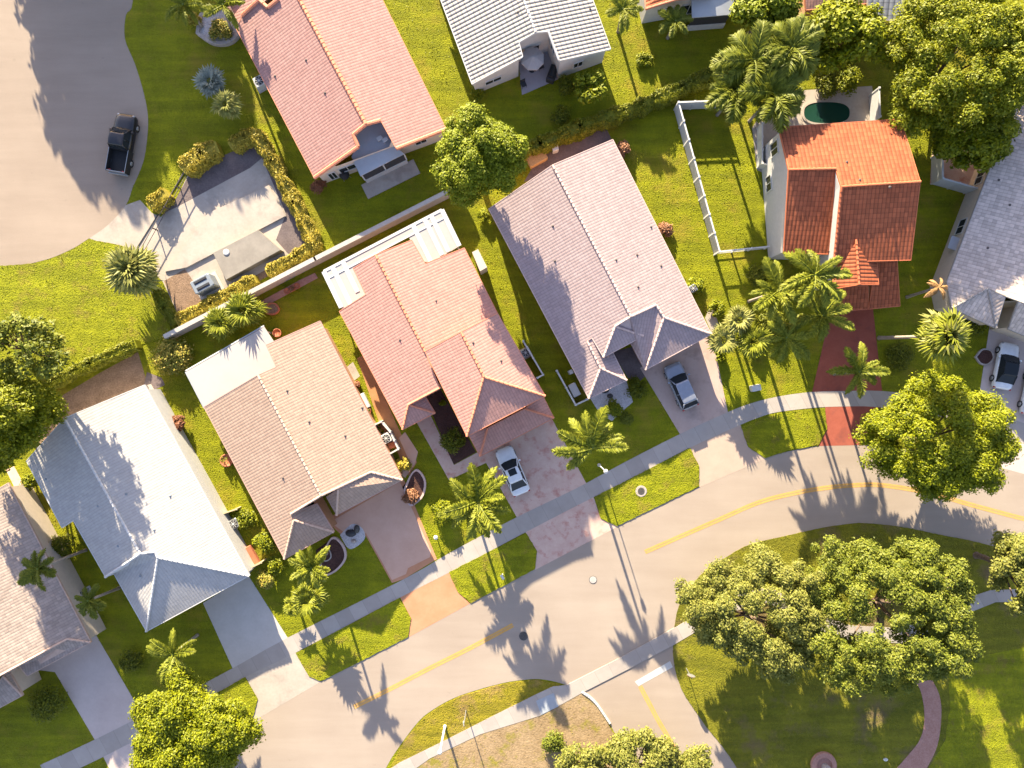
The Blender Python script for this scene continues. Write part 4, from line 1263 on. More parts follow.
def palm(label, px, py, rpx, hh, kind='royal', n=12, seed=1, base=None, tr=.13, group=None, elev=(-.15, .75), dryskirt=0, name='palm_tree', shaft=True, arc=None):
    rg = random.Random(seed)
    c = P(px, py, hh)
    R_ = rpx * (H - hh) / FPX
    b = P(*base) if base else Vector((c.x, c.y, 0))
    t = thing(name, label, 'palm', b, group)
    rel = c - b
    tb = MB()
    pts = [Vector((0, 0, -.05)), Vector((0, 0, .2)), rel * .35 + Vector((0, 0, .0)), rel * .7, rel - Vector((0, 0, .05))]
    tb.tube(pts, [tr * 1.5, tr * 1.2, tr, tr * .95, tr * .85], 9)
    o = mk('trunk', [v for v in tb.v], tb.f, M['palmbark'])
    o.parent = t
    for p in o.data.polygons: p.use_smooth = True
    top = rel
    if shaft and hh > 2.5:
        sb = MB(); up_ = rel.normalized() if rel.length > .1 else Vector((0, 0, 1))
        sb.tube([rel - up_ * .05, rel + up_ * .3, rel + up_ * .65], [tr * .95, tr * 1.15, tr * .5], 9)
        o = mk('crownshaft', sb.v, sb.f, M['crownshaft']); o.parent = t
        top = rel + up_ * .45
    for i in range(n):
        me = FR[kind][i % 3]
        f = bpy.data.objects.new('frond', me); COL.objects.link(f); f.parent = t
        az = 2 * PI * (i * .381966 if n > 14 else (i + rg.uniform(-.42, .42)) / n)
        if arc: az = math.radians(arc[0] + (arc[1] - arc[0]) * (i + rg.uniform(-.2, .2)) / (n - 1))
        fr_ = i / max(1, n - 1)
        if kind == 'mixed': fr_ = min(1, max(0, fr_ + rg.uniform(-.35, .35)))
        el = elev[1] + (elev[0] - elev[1]) * fr_ if n > 14 else rg.uniform(*elev)
        s = R_ * (rg.uniform(.78, 1.14) if kind not in ('fan', 'green', 'mixed') else rg.uniform(.72, 1.08))
        f.location = top
        f.rotation_euler = (rg.uniform(-.5, .5), -el, az)
        f.scale = (s, s * rg.uniform(.9, 1.1) if kind in ('fan', 'green', 'silver') else max(s, .8 * s), s)
    for i in range(dryskirt):
        f = bpy.data.objects.new('dry_frond', FR['dry'][i % 3]); COL.objects.link(f); f.parent = t
        f.location = top - Vector((0, 0, .2)); f.rotation_euler = (0, .9, 2 * PI * (i + .3) / dryskirt)
        s = R_ * .75; f.scale = (s, s, s)
    return t


FR['mixed'] = [fan_frond('frond', 1.0, M['lf_fan'], 31, 15, .7), fan_frond('frond', 1.0, M['lf_palm'], 32, 15, .6), fan_frond('frond', 1.0, M['lf_palm'], 33, 15, .8)]

# ------------------------------------------------------------------ trees
tree('round lime green tree between the pink house and the lilac house', 478, 157, 54, 52, 12.0, 4.5, M['lf_lime'], 180, 380, .115, 21, rc=(.45, 1.0))
tree('big bright green tree at the road bend, nearest the red driveway', 942, 444, 86, 72, 8.6, 2.2, M['lf_bright'], 250, 400, .115, 22, rc=(.5, 1.15))
tree('bright yellow green tree at bottom left hiding the sidewalk', 190, 732, 76, 64, 7.6, 2.0, M['lf_bright'], 220, 400, .115, 23, rc=(.5, 1.1))
tree('spreading park oak nearest the road junction', 758, 611, 92, 76, 8.8, 1.6, M['lf_oak2'], 270, 270, .11, 24, rc=(.4, .95), lobes=9, base=(745, 632))
tree('largest park oak, standing at the top of the brick path', 890, 612, 112, 96, 10.0, 1.6, M['lf_oak'], 340, 290, .11, 25, rc=(.4, 1.0), lobes=9, base=(880, 600))
tree('pale oak at the right edge of the park by the curved sidewalk', 1022, 572, 36, 48, 9.5, 2.4, M['lf_oak2'], 100, 210, .13, 26, rc=(.45, .9))
tree('low pale tree on the bare corner, cut by the bottom edge', 640, 778, 98, 58, 5.5, 1.4, M['lf_oak2'], 190, 210, .13, 27, rc=(.45, .95), lobes=9)
tree('tall dark tree at the left edge shading the white roof', -8, 416, 68, 68, 13.0, 3.0, M['lf_gold'], 210, 300, .13, 28, rc=(.6, 1.1), base=(14, 408))
tree('sunlit loose tree on the lawn at the left edge', 22, 345, 50, 42, 12.0, 6.0, M['lf_oak'], 60, 75, .17, 29, rc=(.5, .9), base=(26, 352))
tree('huge dark tree in the top right corner', 962, 62, 94, 92, 11.0, 1.2, M['lf_gold'], 300, 340, .12, 30, rc=(.5, 1.15), lobes=11)
tree('tree leaning over the pale patio right of the red house', 975, 135, 56, 40, 7.0, 1.4, M['lf_gold'], 75, 150, .19, 31)
tree('leafy tree at the top edge left of the slate blue roof', 845, 34, 50, 40, 8.0, 2.2, M['lf_bright'], 85, 150, .19, 32)
tree('dark leafy tree at the top edge right of the pale awning', 768, 8, 42, 36, 7.5, 2.0, M['lf_lime'], 75, 160, .19, 33)
tree('small golden tree by the white house corner behind the long hedge', 590, 88, 17, 22, 3.6, 1.0, M['lf_gold'], 22, 60, .2, 34, rc=(.4, .7), trunk_r=.1)
# beyond the frame, they throw the long shade over the road and lawns
tree('tall tree beyond the top edge shading the cul-de-sac', -30, -214, 78, 66, 12.5, 2.0, M['lf_dark'], 260, 110, .3, 35, rc=(.8, 1.4))
tree('second tall tree beyond the top edge shading the lawn', 62, -235, 78, 66, 12.5, 2.0, M['lf_dark'], 260, 110, .3, 36, rc=(.8, 1.4))
tree('broad tree beyond the top right corner', 1090, 10, 76, 76, 12.5, 2.5, M['lf_dark'], 110, 110, .28, 37, rc=(.8, 1.3))

# palms
palm('royal palm in the shaded lawn between flagstone and pink driveways', 592, 447, 43, 6.6, 'royal', 9, 1, elev=(.0, .35), arc=(-4, 212))
palm('royal palm in front of the tall salmon block beside a round bush', 478, 500, 40, 5.4, 'royal', 11, 2, elev=(.0, .55))
palm('lower crown of fronds under the royal palm by the salmon driveway', 470, 508, 32, 3.2, 'royal', 11, 70, elev=(-.05, .5))
palm('yellow green palm at the corner of the tan house', 313, 566, 24, 4.8, 'royal', 13, 3, elev=(.0, .6))
palm('lower of the two palms on the tan house lawn', 310, 597, 19, 2.3, 'green', 15, 4, elev=(-.1, .9))
palm('small fan palm left of the two lawn palms, by the driveway', 293, 606, 11, 1.3, 'green', 12, 5, elev=(-.1, .9))
palm('feathery palm with a pale split trunk above the bottom left tree', 176, 652, 29, 4.2, 'royal', 8, 6, elev=(.0, .4))
palm('shaggy fan palm at the edge of the sunny lawn by the gate', 134, 271, 28, 2.4, 'fan', 48, 7, elev=(-.6, 1.2), tr=.18, shaft=False)
palm('left of two fan palms behind the white patio roof', 222, 323, 18, 2.0, 'green', 22, 8, elev=(-.3, 1.0), shaft=False)
palm('right of two fan palms behind the white patio roof', 246, 311, 21, 2.2, 'green', 22, 9, elev=(-.3, 1.0), shaft=False)
palm('silver blue fan palm on the lawn left of the pink house', 211, 83, 16, 1.2, 'silver', 20, 10, elev=(-.1, 1.0), shaft=False)
palm('round green fan palm just below the silver one', 227, 106, 16, 1.9, 'fan', 24, 11, elev=(-.3, 1.0), shaft=False)
palm('tall palm rising from the round stone planter', 224, 8, 26, 4.2, 'royal', 9, 12, base=(232, 32), elev=(.0, .5))
palm('arching palm at the top edge left of the stone planter', 186, 8, 24, 3.6, 'royal', 9, 13, elev=(.0, .5))
palm('palm at the top edge between the white ribbed roof and the salmon roof', 622, 12, 22, 3.6, 'royal', 10, 14, base=(618, 32), elev=(-.1, .5))
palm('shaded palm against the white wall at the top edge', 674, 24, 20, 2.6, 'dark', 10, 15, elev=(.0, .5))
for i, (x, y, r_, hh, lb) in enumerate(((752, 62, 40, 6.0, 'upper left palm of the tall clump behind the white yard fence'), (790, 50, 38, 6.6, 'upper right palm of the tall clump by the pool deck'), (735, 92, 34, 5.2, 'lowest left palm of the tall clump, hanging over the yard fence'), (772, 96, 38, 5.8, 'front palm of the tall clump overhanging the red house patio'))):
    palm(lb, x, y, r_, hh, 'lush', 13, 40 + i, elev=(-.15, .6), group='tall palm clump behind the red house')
for i, (x, y, r_, hh, lb) in enumerate(((812, 276, 40, 8.0, 'tallest palm before the white wall of the red house'), (776, 292, 34, 6.8, 'left palm of the three beside the red driveway'), (820, 316, 34, 6.2, 'lower palm of the three beside the red driveway'), (784, 338, 30, 5.6, 'palm nearest the sidewalk left of the red driveway'))):
    palm(lb, x, y, r_, hh, 'royal', 10, 50 + i, elev=(-.1, .5), group='palms beside the red driveway')
palm('left fan palm at the corner of the lilac house', 722, 340, 18, 2.6, 'fan', 20, 60, elev=(-.2, 1.), shaft=False)
palm('upper fan palm at the corner of the lilac house', 738, 320, 18, 3.0, 'fan', 20, 61, elev=(-.2, 1.), shaft=False)
palm('right fan palm right of the pink driveway', 752, 342, 20, 3.0, 'green', 18, 62, elev=(-.2, .9), shaft=False)
palm('small royal palm standing over the shaded sidewalk by the red apron', 856, 372, 30, 4.6, 'royal', 8, 63, elev=(.0, .45), base=(834, 374))
palm('round headed fan palm on a long bare leaning trunk', 942, 336, 28, 9.6, 'mixed', 46, 64, base=(879, 338), elev=(-.5, 1.25), tr=.16, dryskirt=5, shaft=False)
palm('dead palm with hanging orange brown fronds by the grey roof', 939, 287, 15, 5.0, 'dry', 7, 65, base=(907, 297), elev=(-.3, .3), shaft=False)
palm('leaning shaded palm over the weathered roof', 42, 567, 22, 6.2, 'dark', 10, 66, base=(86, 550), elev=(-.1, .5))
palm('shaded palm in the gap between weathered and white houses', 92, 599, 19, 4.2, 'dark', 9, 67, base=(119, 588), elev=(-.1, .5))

# hedges
hedge('long clipped hedge between back gardens, right of the lime tree', [(505, 162), (540, 148), (580, 131), (640, 110), (680, 92), (716, 76)], 1.5, 1.5, M['lf_hedge'], 1)
hedge('leafy hedge between the sunny lawn and the mulch bed', [(30, 396), (60, 381), (95, 364), (140, 345)], 1.2, 1.2, M['lf_hedge'], 2)
hedge('yellow hedge along the garden wall below the concrete lot', [(183, 322), (215, 304), (258, 281)], 1.3, 1.2, M['lf_yellow'], 3)
hedge('loose yellow hedge at the right end of the garden wall', [(272, 274), (300, 258), (320, 246)], 1.3, 1.2, M['lf_yellow'], 4)
hedge('hedge down the right side of the concrete lot', [(258, 137), (275, 163), (297, 205), (318, 248)], 1.4, 1.3, M['lf_yellow'], 5)
hedge('bushy hedge above the concrete lot', [(190, 172), (205, 158), (220, 152)], 1.9, 1.4, M['lf_yellow'], 6)
hedge('hedge at the top corner of the concrete lot', [(236, 149), (248, 141), (258, 137)], 1.4, 1.2, M['lf_yellow'], 7)
hedge('short bush row beside the upper gate post', [(156, 208), (170, 196)], 1.6, 1.1, M['lf_yellow'], 8)
hedge('narrow hedge below the shaggy fan palm', [(160, 292), (168, 308), (178, 324)], 1.0, .9, M['lf_hedge'], 9)

# shrubs
SH = [
    ('croton bush with red and yellow leaves by the garden wall end', 171, 354, 22, 1.6, 'lf_croton', 34),
    ('round clipped shrub beside the lilac roof corner', 484, 215, 7, .9, 'lf_bright', 10),
    ('small dark bush with pale stems beside the white roof edge', 178, 423, 10, 1.2, 'lf_brown', 12),
    ('rust brown bush at the pink house corner', 319, 187, 9, 1.4, 'lf_brown', 12),
    ('dry bush at the white wall corner of the ribbed house', 478, 92, 9, 1.0, 'lf_gold', 10),
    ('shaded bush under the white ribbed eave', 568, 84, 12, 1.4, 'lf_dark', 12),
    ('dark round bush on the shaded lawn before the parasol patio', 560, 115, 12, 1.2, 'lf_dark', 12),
    ('red bush beside the top corner of the lilac roof', 623, 150, 10, 1.1, 'lf_red', 12),
    ('small red bush further down the lilac eave', 665, 230, 9, .9, 'lf_red', 10),
    ('bush around the dark planter by the lilac eave', 695, 285, 11, .8, 'lf_bright', 10),
    ('round clipped bush above the fan palms by the path', 717, 308, 9, 1.0, 'lf_bright', 12),
    ('round bush beneath the left fan palm', 719, 356, 9, .9, 'lf_bright', 10),
    ('round bush beneath the right fan palm', 757, 352, 9, .9, 'lf_bright', 10),
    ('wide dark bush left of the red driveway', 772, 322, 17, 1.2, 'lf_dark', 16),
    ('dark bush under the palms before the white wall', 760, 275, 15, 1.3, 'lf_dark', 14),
    ('round dark bush beside the royal palm by the salmon house', 443, 511, 13, 1.5, 'lf_bright', 16),
    ('dark tree-like bush in the courtyard bed', 452, 440, 14, 1.6, 'lf_dark', 14),
    ('pale flower clump high in the courtyard bed', 442, 403, 4, .7, 'lf_gold', 6),
    ('yellow bush beside the tan eave and orange path', 403, 465, 9, .9, 'lf_yellow', 10),
    ('red flowering shrub in the kidney shaped bed', 411, 496, 9, .6, 'lf_red', 12),
    ('yellow green shrub in the pebble bed of the lilac house', 614, 408, 10, 1.1, 'lf_gold', 12),
    ('small spreading shrub at the tip of the pebble bed', 627, 418, 8, .7, 'lf_palmdark', 10),
    ('dark shrub by the lilac porch lawn', 636, 388, 12, .8, 'lf_dark', 10),
    ('bright shrub at left edge of the tan roof front', 264, 542, 13, 1.4, 'lf_bright', 14),
    ('orange tipped shrub in the narrow garden by the grey driveway', 266, 578, 11, 1.2, 'lf_croton', 12),
    ('green shrub above the orange tipped one', 274, 566, 10, 1.2, 'lf_gold', 10),
    ('grass-like bush by the white wall of the white roof house', 243, 520, 13, .8, 'lf_gold', 12),
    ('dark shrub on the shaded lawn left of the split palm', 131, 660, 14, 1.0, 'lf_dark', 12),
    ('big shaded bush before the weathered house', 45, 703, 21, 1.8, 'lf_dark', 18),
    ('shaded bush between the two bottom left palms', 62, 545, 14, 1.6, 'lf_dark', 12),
    ('bush along the sunlit strip beside the white roof', 30, 480, 10, 1.2, 'lf_gold', 12),
    ('banana-like bush by the pool deck', 850, 78, 15, 2.0, 'lf_gold', 16),
    ('low bush at the shaded end of the pool deck', 826, 84, 15, 1.4, 'lf_dark', 14),
    ('bush inside the round stone planter', 220, 30, 13, 1.3, 'lf_croton', 14),
    ('yellow bush left of the round stone planter', 194, 20, 9, 1.2, 'lf_yellow', 10),
    ('wispy bush on the bare corner left of the low pale tree', 552, 742, 13, 1.3, 'lf_oak', 14),
    ('dark bush in the shade of the grey roof corner', 972, 322, 18, 1.4, 'lf_dark', 14),
    ('dark bush beside the red driveway in deep shade', 900, 355, 16, 1.0, 'lf_dark', 14),
    ('leafy bush at the grass strip below the salmon roof', 645, 60, 9, .7, 'lf_gold', 10),
]
for i, (lb, x, y, r_, hh, mt, n) in enumerate(SH):
    shrub(lb, x, y, r_, hh, M[mt], seed=100 + i, n=int(n * 1.4), per=95, leaf=.11 if r_ > 8 else .085)
# lawn-shade shrubs end

# ------------------------------------------------------------------ walls, fences
def wall_run(name, label, cat, line, width, height, mat, cap=None):
    w = [P(x, y) for x, y in line]
    t = thing(name, label, cat, w[0])
    mb = MB(); cp = MB()
    for i in range(len(w) - 1):
        a, b = w[i], w[i + 1]; d = b - a; m = (a + b) / 2; rz = math.atan2(d.y, d.x)
        mb.box((m.x, m.y, height / 2), (d.length + (width * .98 if i < len(w) - 2 else 0), width, height), rz)
        cp.box((m.x, m.y, height + .04), (d.length + width * .6, width + .1, .08), rz)
    mb.build('wall_panel', mat, t); cp.build('coping', cap or mat, t)
    return t


wall_run('garden_wall', 'long pale garden wall between the back gardens', 'wall', [(174, 337.5), (320, 262), (450, 196)], .30, 1.7, M['w_wall'], M['w_wall'])


def fence(label, line, height, mat, spacing=1.8, solid=True, name='fence'):
    w = [P(x, y) for x, y in line]
    t = thing(name, label, 'fence', w[0])
    pn = MB(); rl = MB(); posts = []
    for i in range(len(w) - 1):
        a, b = w[i], w[i + 1]; d = b - a; L = d.length; rz = math.atan2(d.y, d.x); m = (a + b) / 2
        if solid:
            pn.box((m.x, m.y, height * .48), (L - .1, .05, height * .88), rz)
        else:
            rl.box((m.x, m.y, height * .2), (L, .05, .06), rz)
        rl.box((m.x, m.y, height), (L, .14, .09), rz)
        k = max(1, round(L / spacing))
        for j in range(k + (1 if i == len(w) - 2 else 0)):
            posts.append(a.lerp(b, j / k))
    if solid: pn.build('panel', mat, t)
    rl.build('rail', mat, t)
    for p in posts:
        mb = MB(); mb.box((p.x, p.y, height / 2 + .03), (.13, .13, height + .06)); mb.box((p.x, p.y, height + .09), (.18, .18, .05)); mb.build('post', mat, t)
    return t


fence('white panel fence along the left side of the red house yard', [(722, 108), (674, 110), (714, 255)], 1.8, M['white'])
fence('white open rail fence across the bottom of the red house yard', [(715, 254), (764, 249)], 1.15, M['white'], 1.6, solid=False)
fence('white angled fence on the right side of the red house', [(931, 158), (931, 184), (980, 198)], 1.8, M['white'])
fence('white fence at the right end of the pool deck', [(869, 96), (870, 124)], 1.8, M['white'])
fence('white corner fence around the utility box by the lilac house', [(556, 371), (574.5, 404.5), (586, 399)], 1.3, M['white'], 1.5)
fence('white fence hiding the air conditioner beside the salmon house', [(523, 342), (542.5, 375), (537, 378)], 1.3, M['white'], 1.5)
fence('white curved enclosure by the orange path', [(377, 424), (383, 421), (392, 431), (400, 448), (391, 453)], 1.0, M['white'], 1.2)
fence('cream fence around the little garden by the white roof', [(238, 545), (250, 567), (266, 559)], 1.2, M['cream'], 1.5)
fence('cream fence stub across the narrow lawn', [(226, 512), (241, 507)], 1.0, M['cream'], 1.5)
fence('white side screen of the red house patio', [(757, 129), (757, 168), (765, 170)], 1.4, M['white'], 1.4)
# sliding gate
t = thing('gate', 'double rail metal sliding gate across the concrete lot entrance', 'gate', P(160, 220))
for j, (o_, z) in enumerate(((0, .95), (0, .3))):
    mb = MB(); mb.tube([P(146, 251) + Vector((0, 0, z)), P(192, 168) + Vector((0, 0, z))], .035, 6); mb.build('rail', M['lead'], t)
for s in (0, .25, .5, .75, 1):
    q = P(146, 251).lerp(P(192, 168), s); mb = MB(); mb.box((q.x, q.y, .5), (.09, .09, 1.0)); mb.build('post', M['lead'], t)
mb = MB(); mb.tube([P(137, 248) + Vector((0, 0, .03)), P(190, 164) + Vector((0, 0, .03))], .05, 6); mb.build('track', M['iron'], t)

# ------------------------------------------------------------------ concrete lot fittings
def slab(label, pts, hgt, mat, hatch=True):
    w = [P(x, y, hgt) for x, y in pts]
    c = sum(w, Vector()) / len(w)
    t = thing('concrete_tank', label, 'tank', (c.x, c.y, 0))
    mb = MB(); mb.prism([(p.x, p.y) for p in w], 0, hgt); mb.build('tank_body', mat, t)
    lid = [c + (p - c) * .985 for p in w]
    mb = MB(); mb.prism([(p.x, p.y) for p in lid], hgt + .002, hgt + .05); mb.build('lid', mat, t)
    if hatch:
        q = w[0].lerp(w[2], .2); mb = MB(); mb.lathe((q.x, q.y, hgt + .05), [(.3, 0), (.3, .05), (.22, .08)], 14); mb.build('hatch', M['white'], t)
    return t


slab('broad low concrete slab in the middle of the fenced lot', [(208, 213), (269, 185), (286, 216), (217, 252), (186, 268), (165, 272)], .12, M['conc'], False)
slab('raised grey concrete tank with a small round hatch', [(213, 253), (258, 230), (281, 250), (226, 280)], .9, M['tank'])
t = thing('generator', 'steel generator cabinet with dark grilles beside the tank', 'generator', P(209, 286))
g = P(209, 286); rz = math.radians(28)
mb = MB(); mb.box((g.x, g.y, .08), (2.5, 1.9, .16), rz); mb.build('plinth', M['conc_grey'], t)
mb = MB(); mb.box((g.x, g.y, .86), (2.0, 1.3, 1.4), rz, .1); mb.build('cabinet', M['steel'], t)
for s in (-.35, .35):
    mb = MB()
    for k in range(5):
        mb.box((g.x + math.cos(rz) * (.0) - math.sin(rz) * (s * .9), g.y + math.sin(rz) * 0 + math.cos(rz) * (s * .9), 1.57 + .0 * k), (1.3 - .05 * k, .30 - .05 * k, .03 + .02 * k), rz)
    mb.build('grille', M['dark'], t)
for x, y in ((164.5, 249), (159.5, 256)):
    pass

# ------------------------------------------------------------------ small yard things
def ac_unit(label, px, py, s=.85, mat='metal', rz=.5):
    g = P(px, py, .4)
    t = thing('air_conditioner', label, 'air conditioner', (g.x, g.y, 0), 'outdoor air conditioners')
    mb = MB(); mb.box((g.x, g.y, .05), (s + .25, s + .25, .1), rz); mb.build('pad', M['conc_grey'], t)
    mb = MB(); mb.box((g.x, g.y, .5), (s, s, .8), rz, .06); mb.build('casing', M[mat], t)
    mb = MB(); mb.lathe((g.x, g.y, .895), [(s * .42, 0), (s * .42, .03), (s * .36, .035)], 18); ring = mb.build('fan_ring', M['dark'], t)
    mb = MB()
    for k in range(4): mb.box((g.x, g.y, .945), (s * .8, .035, .02), k * PI / 4)
    mb.lathe((g.x, g.y, .93), [(.09, 0), (.09, .05)], 10)
    mb.build('grille', M['white'], ring)
    return t


ac_unit('air conditioner left of the pink roof by the eave', 261, 83, 1.0, 'white')
ac_unit('air conditioner on the narrow lawn beside the white roof', 235.5, 523, .9)
ac_unit('air conditioner inside the enclosure by the orange path', 387, 438, .9, 'white')
ac_unit('air conditioner behind the fence of the salmon house', 525.5, 353, .8)
ac_unit('air conditioner in the shade beside the weathered roof', 85, 594, .8)
ac_unit('grey unit hidden in the bush by the lilac eave', 692, 289, .7, 'steel')


def boxy(name, label, cat, px, py, size, rz, mat, lidmat=None, hh=None):
    g = P(px, py, size[2])
    t = thing(name, label, cat, (g.x, g.y, 0))
    mb = MB(); mb.box((g.x, g.y, size[2] / 2), size, rz, min(size) * .12); mb.build('body', mat, t)
    mb = MB(); mb.box((g.x, g.y, size[2] + .03), (size[0] * .96, size[1] * .96, .06), rz, .02); mb.build('lid', lidmat or mat, t)
    return t


boxy('utility_box', 'white rounded utility box inside the corner fence by the lilac house', 'utility box', 574.5, 390, (.75, 1.3, .8), .47, M['white'])
boxy('utility_box', 'white utility box on the lawn right of the pink driveway', 'utility box', 756.5, 388, (.9, .6, .6), .2, M['white'])
boxy('storage_box', 'pale timber storage box behind the lilac house', 'storage box', 537, 158, (1.9, 1.0, .6), .5, M['wood'])
boxy('white_bin', 'small white bin beside the timber box', 'bin', 555, 147, (.6, .7, .8), .3, M['white'])
boxy('planter_box', 'brick planter box in the little cream fenced garden', 'planter', 250, 557, (1.0, 2.0, .45), .5, M['terracotta'])
boxy('bench', 'small white bench against the tan house by the orange path', 'bench', 364, 401, (.6, 1.5, .45), .45, M['white'])
boxy('crate', 'terracotta crate of the white enclosure', 'crate', 392, 445, (.8, .6, .4), .45, M['terracotta'])
boxy('meter_box', 'grey meter cabinet on the wall end of the lilac eave', 'cabinet', 571, 372, (.4, .4, 1.2), .45, M['white'])


def pot(label, px, py, r, hgt, plant=None, group=None):
    g = P(px, py, hgt)
    t = thing('plant_pot', label, 'plant pot', (g.x, g.y, 0), group)
    mb = MB(); mb.lathe((g.x, g.y, 0), [(r * .7, 0), (r, hgt), (r * 1.06, hgt), (r * 1.06, hgt + .06), (r * .88, hgt + .06), (r * .85, hgt - .02)], 18); mb.build('pot', M['terracotta'], t, True)
    if plant:
        rg = np.random.default_rng(int(px)); V_, F_ = leaf_cloud([np.array([g.x, g.y, hgt + r * .4])], [r * .8], [50], .1, rg)
        np_mesh('plant', V_, F_, M[plant], t, t.location)
    return t


pot('terracotta bowl beside the tan eave on the narrow lawn', 226.5, 460.5, .6, .3, 'lf_dark')
pot('terracotta pot beside the white patio roof corner', 277, 333, .4, .5)
pot('brown pot under the back eave of the tan house', 336, 352, .25, .4)
for i, (x, y, lb) in enumerate(((287, 291, 'left terracotta pot on the brick edging of the garden wall'), (292, 288.5, 'middle terracotta pot on the brick edging of the garden wall'), (297, 286, 'right terracotta pot on the brick edging of the garden wall'), (206, 329, 'small pot by the wall below the yellow hedge'))):
    pot(lb, x, y, .28, .35, 'lf_red' if i % 2 else None, 'pots along the garden wall')
for i, (x, y, lb) in enumerate(((357, 384, 'upper pot along the tan wall above the white bench'), (368, 411, 'lower pot along the tan wall below the white bench'), (379, 429, 'pot at the top of the white enclosure'))):
    pot(lb, x, y, .3, .4, 'lf_dark' if i else 'lf_red', 'pots beside the orange path')
sheet('brick_edging', [(258, 303), (300, 280), (315, 273), (318, 278), (262, 308)], .05, M['brick'], thick=.04)


def ring_bed(name, label, pts, hgt, w, mat, cat='planter', inner=None):
    line = smooth_line([(x, y) for x, y in pts] + [pts[0]], 5)[:-1]
    ws = [P(x, y) for x, y in line]
    c = sum(ws, Vector()) / len(ws)
    t = thing(name, label, cat, c)
    vs = []; fs = []; n = len(ws)
    for p in ws:
        d = (p - c).normalized()
        q = p - d * w
        vs += [(p.x, p.y, 0), (p.x, p.y, hgt), (q.x, q.y, hgt), (q.x, q.y, 0)]
    for i in range(n):
        j = (i + 1) % n
        for k in range(3): fs.append((i * 4 + k, j * 4 + k, j * 4 + k + 1, i * 4 + k + 1))
    mk('edging', vs, fs, mat, t)
    if inner: 
        mb = MB(); mb.prism([((p - (p - c).normalized() * w * .9).x, (p - (p - c).normalized() * w * .9).y) for p in ws], .0, hgt * .7); mb.build('soil', inner, t)
    return t


ring_bed('round_planter', 'round pale stone planter beside the pink roof', [(198, 36), (202, 16), (220, 8), (238, 14), (243, 32), (232, 45), (214, 46)], .5, .35, M['stone'], inner=M['pebble'])
ring_bed('round_planter', 'kidney shaped brick edged bed with red flowers', [(404, 489), (411, 474), (418, 469), (426, 480), (424, 495), (414, 505), (408, 503)], .3, .2, M['cap_pink'], inner=M['darkmulch'])
ring_bed('round_planter', 'curved brick edged bed round the tan house corner', [(320, 560), (332, 537), (343, 543), (347, 556), (340, 568), (328, 575), (322, 572)], .3, .2, M['cap_pink'], inner=M['darkmulch'])
ring_bed('round_planter', 'round brick ring on the shaded lawn by the garden wall', [(265, 309), (270, 303), (277, 304), (280, 310), (275, 315), (267, 314)], .25, .15, M['terracotta'], inner=M['mulch'])
ring_bed('round_planter', 'small rock ring in the dark bed near the grey garage', [(974, 357), (981, 349), (990, 350), (993, 358), (987, 365), (979, 364)], .2, .15, M['stone'], inner=M['darkmulch'])
ring_bed('round_planter', 'ring in front of the two lawn palms', [(318, 556), (322, 549), (330, 549), (332, 557), (326, 561)], .25, .12, M['stone'], inner=M['darkmulch'])

for i, (x, y, sx, sy, mt, lb) in enumerate(((351, 533, .55, .38, 'dark', 'dark flat boulder in the round pebble bed by the tan house'), (357, 529, .30, .42, 'iron', 'upright dark stone at the top of the round pebble bed'), (354, 541, .26, .2, 'stone', 'small pale stone at the lower rim of the round pebble bed'), (604, 390, .5, .34, 'dark', 'dark boulder in the pebble bed against the lilac wall'), (610, 396, .3, .24, 'iron', 'smaller dark boulder in the lilac house pebble bed'))):
    g = P(x, y); mb = MB(); mb.sphere((g.x, g.y, .06), 1.0, (sx, sy, .24), 10, 6); tag(mb.build('garden_stone', M[mt], None, True), lb, 'stone')
# fountain-like stone base in the park
t = thing('stone_plinth', 'round pink stone base with a pale column in the park', 'stone base', P(823, 764))
g = P(823, 764); mb = MB(); mb.lathe((g.x, g.y, 0.05), [(1.25, 0), (1.2, .25), (.75, .3), (.7, .1)], 22); mb.build('base', M['brick'], t)
mb = MB(); mb.lathe((g.x + .1, g.y - .15, 0), [(.35, 0), (.3, .6), (.4, .65), (.2, .9)], 14); mb.build('column', M['stone'], t)
for x, y, lb in ((885, 759, 'white stone lying on the shaded park lawn'), (832, 541, 'white marker on the shaded park edge by the road')):
    g = P(x, y); mb = MB(); mb.sphere((g.x, g.y, .1), .2, (1.2, .8, .6), 9, 5); tag(mb.build('white_stone', M['white'], None, True), lb, 'stone')
# pool
t = thing('pool', 'dark green oval pool behind the red house', 'pool', P(826, 113))
g = P(826.5, 113); pts = []
for k in range(36):
    a_ = 2 * PI * k / 36; pts.append((g.x + 2.2 * abs(math.cos(a_)) ** .75 * math.copysign(1, math.cos(a_)), g.y + 1.02 * abs(math.sin(a_)) ** .75 * math.copysign(1, math.sin(a_))))
big = [(g.x + (p[0] - g.x) * 1.1, g.y + (p[1] - g.y) * 1.18) for p in pts]
vs = [(p[0], p[1], .1) for p in big] + [(p[0], p[1], .1) for p in pts] + [(p[0], p[1], .0) for p in big] + [(p[0], p[1], .02) for p in pts]
fs = []
for i in range(36):
    j = (i + 1) % 36; fs += [(i, j, 36 + j, 36 + i), (72 + i, 72 + j, j, i), (36 + i, 36 + j, 108 + j, 108 + i)]
mk('rim', vs, fs, M['conc'], t)
mk('water', [(p[0], p[1], .06) for p in pts], [tuple(range(36))], M['pool'], t)
